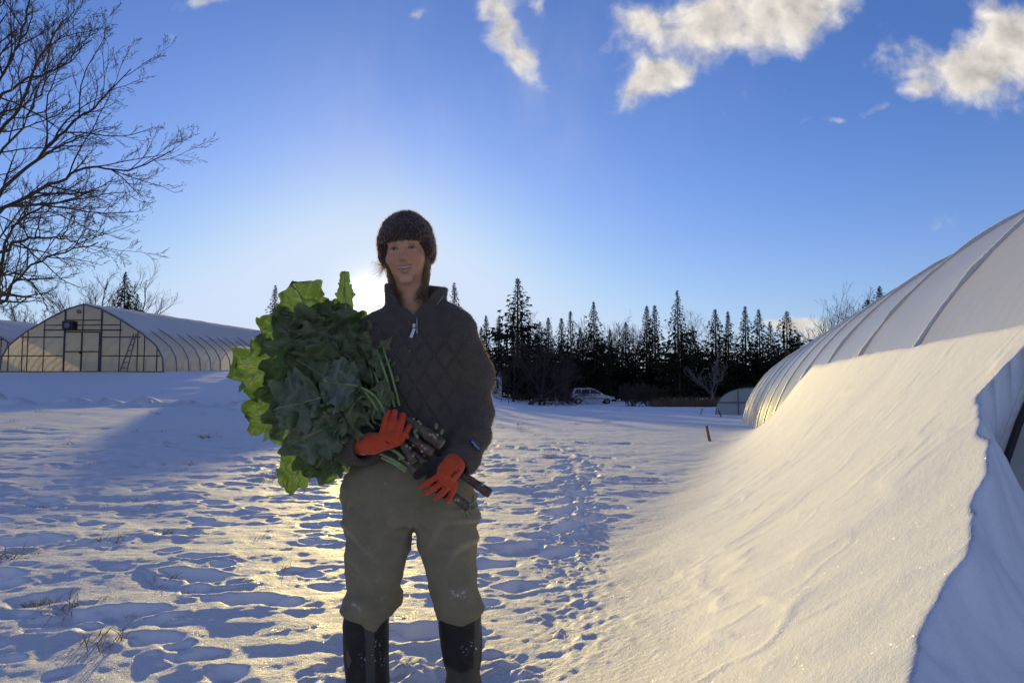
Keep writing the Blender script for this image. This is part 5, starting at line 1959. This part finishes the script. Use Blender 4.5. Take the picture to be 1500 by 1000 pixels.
G0 = q(566, 618, -.135)
LEAVES = [  # blade base (px,py,dy), tip, width m, tilt, roll, ruffle, bend, pale
    ((466, 505, .00), (430, 412, .03), .20, .1, .2, 1.0, .05, .1),
    ((432, 505, .00), (384, 468, .04), .17, .0, -.3, 1.0, .1, .0),
    ((424, 545, .04), (343, 535, .09), .215, .1, -.4, 1.1, .1, .1),
    ((436, 598, .03), (358, 612, .07), .175, -.2, -.3, 1.1, .12, .0),
    ((452, 640, -.03), (424, 724, .02), .135, .0, .2, 1.0, .1, .1),
    ((486, 640, -.06), (476, 706, -.04), .125, .2, .1, 1.0, .1, .2),
    ((507, 470, -.01), (505, 396, .01), .060, .0, .3, .9, .05, .0),
    ((492, 500, .0), (478, 437, .02), .11, .0, .0, 1.0, .1, .0),
    ((515, 560, -.10), (400, 462, -.05), .235, .1, -.2, 1.0, .1, .1),
    ((520, 575, -.13), (415, 520, -.13), .215, -.1, -.2, 1.0, .12, .0),
    ((527, 567, -.21), (468, 556, -.255), .165, .25, .0, .9, .10, 1.0),
    ((472, 582, -.20), (396, 600, -.20), .185, .2, -.1, .9, .1, .75),
    ((505, 612, -.19), (418, 655, -.19), .19, .1, .1, .9, .1, .65),
    ((524, 584, -.19), (487, 640, -.20), .17, .1, .2, 1.0, .14, .15),
    ((545, 565, -.12), (536, 472, -.06), .19, .1, .2, 1.0, .08, .1),
    ((562, 560, -.125), (580, 492, -.115), .12, .0, .3, 1.0, .08, .0),
    ((505, 535, -.09), (468, 448, -.04), .21, .1, .1, 1.0, .1, .0),
    ((512, 605, -.14), (462, 690, -.10), .18, .0, .1, 1.0, .1, .2),
    ((462, 560, -.02), (384, 560, .03), .20, .0, -.2, 1.1, .1, .0),
    ((470, 610, -.06), (395, 640, .01), .19, .0, -.1, 1.1, .1, .1),
    ((520, 520, -.05), (500, 450, .0), .17, .0, .0, 1.0, .1, .0),
    ((478, 545, -.07), (420, 480, -.03), .20, .2, -.1, 1.0, .1, .05),
    ((500, 640, -.10), (446, 700, -.05), .16, .0, .2, 1.0, .1, .3),
    ((545, 610, -.17), (566, 560, -.17), .09, .0, .2, 1.0, .1, .1),
    ((480, 590, -.10), (410, 570, -.08), .20, -.1, -.1, 1.1, .1, .0),
    ((552, 540, -.11), (560, 470, -.07), .13, .0, .1, 1.0, .1, .0),
]
for k, (b, tp, wd, ti, ro, ru, be, pa) in enumerate(LEAVES):
    gg = G0 + KN.normal(size=3) * np.array([.012, .012, .012])
    kale_leaf(q(*b), q(*tp), wd, ti, ro, ru, be, gg, pa, k + 1)
for k in range(9):
    a = KR.uniform(1.5, 5.1); r_ = KR.uniform(.1, .8) ** .7
    bx, by = 488 + 55 * r_ * math.cos(a) * .8, 560 - 75 * r_ * math.sin(a) * .8
    dy0 = KR.uniform(-.15, .03)
    L = KR.uniform(55, 95)
    tx, ty = bx + L * math.cos(a) * .9, by - L * math.sin(a) * .75
    tx = max(tx, 372); ty = min(max(ty, 436), 690)
    kale_leaf(q(bx, by, dy0), q(tx, ty, dy0 + KR.uniform(-.03, .06)), KR.uniform(.13, .20), KR.uniform(-.3, .4), KR.uniform(-.4, .4), 1.1, KR.uniform(.05, .2), G0 + KN.normal(size=3) * .012, KR.uniform(0, .35) ** 2, 40 + k)


def stalk(pts, rads, leaf_scars=6, cut=True):
    P_ = np.array([q(*p_) for p_ in pts])
    tt = np.linspace(0, len(P_) - 1, 26)
    sm2 = np.stack([np.interp(tt, np.arange(len(P_)), P_[:, k]) for k in range(3)], 1)
    for _ in range(4):
        sm2[1:-1] = (sm2[:-2] + 2 * sm2[1:-1] + sm2[2:]) / 4
    rr = np.interp(tt, np.arange(len(P_)), rads) * (1 + .10 * np.abs(np.sin(np.arange(26) * 1.25)) ** 3 + KN.normal(size=26) * .03)
    st = MB().tube(sm2, rr, 12).build('stalk', M['stalk'], kale, smooth=True)
    d = sm2[-1] - sm2[-2]; d /= np.linalg.norm(d)
    MB().tube([sm2[-1] - d * .001, sm2[-1] + d * .0015], [rr[-1] * .88] * 2, 12).build('cut_end', M['cut'], st)
    for k in range(leaf_scars):
        f = KR.uniform(.35, .97); i_ = int(f * 25)
        a = KR.uniform(0, 6.28)
        t_ = sm2[min(i_ + 1, 25)] - sm2[i_ - 1]; t_ /= np.linalg.norm(t_)
        o_ = np.cross(t_, [math.cos(a), math.sin(a), .3]); o_ /= np.linalg.norm(o_)
        if o_[1] > .4: o_ = -o_
        p_ = sm2[i_] + o_ * rr[i_] * .8
        MB().tube([p_, p_ + o_ * .006 - t_ * .004], [.0065, .0042], 8).build('leaf_scar', M['cut'], st, smooth=True)
    return st


stalk([(556, 596, -.13), (590, 612, -.145), (620, 630, -.16), (648, 651, -.175)], [.013, .015, .018, .0205], 9)
stalk([(562, 612, -.13), (590, 632, -.145), (612, 648, -.155), (633, 662, -.165)], [.011, .013, .015, .0165], 7)
stalk([(566, 624, -.14), (590, 650, -.16), (606, 677, -.170)], [.010, .0125, .0145], 4)
stalk([(572, 634, -.14), (620, 676, -.15), (662, 724, -.165), (687, 744, -.17)], [.010, .012, .014, .0155], 6)
stalk([(566, 624, -.12), (620, 660, -.125), (680, 697, -.13), (718, 723, -.135)], [.009, .012, .0135, .0155], 3)
stalk([(575, 655, -.15), (592, 674, -.165), (606, 688, -.17)], [.006, .008, .0095], 2)
for (a, b, r_) in (((557, 664, -.17), (596, 687, -.175), .0052), ((559, 670, -.172), (594, 690, -.178), .0045), ((570, 656, -.165), (592, 672, -.172), .0055),
                   ((552, 512, -.14), (578, 596, -.15), .0042), ((548, 545, -.15), (566, 598, -.15), .0038), ((536, 572, -.17), (558, 604, -.16), .0042), ((560, 505, -.13), (585, 594, -.15), .0040),
                   ((528, 566, -.20), (556, 606, -.165), .0046), ((545, 588, -.175), (556, 610, -.16), .0035)):
    P0, P1 = q(*a), q(*b)
    MB().tube([P0, (P0 + P1) / 2 + np.array([.003, -.004, .003]), P1], [r_ * .9, r_, r_ * 1.1], 7).build('leaf_stem', M['petiole'], kale, smooth=True)
for (px, py, dy, a) in ((688, 739, -.19, .5), (684, 748, -.19, -1.2), (606, 634, -.18, .8), (612, 642, -.185, 2.0), (646, 636, -.18, 1.2), (639, 628, -.19, 1.5)):
    b = q(px, py, dy)
    kale_leaf(b, b + np.array([.02 * math.cos(a), -.006, .02 * math.sin(a)]), .014, .2, 0, .8, .1, None, .6, int(px))
#@@NEXT
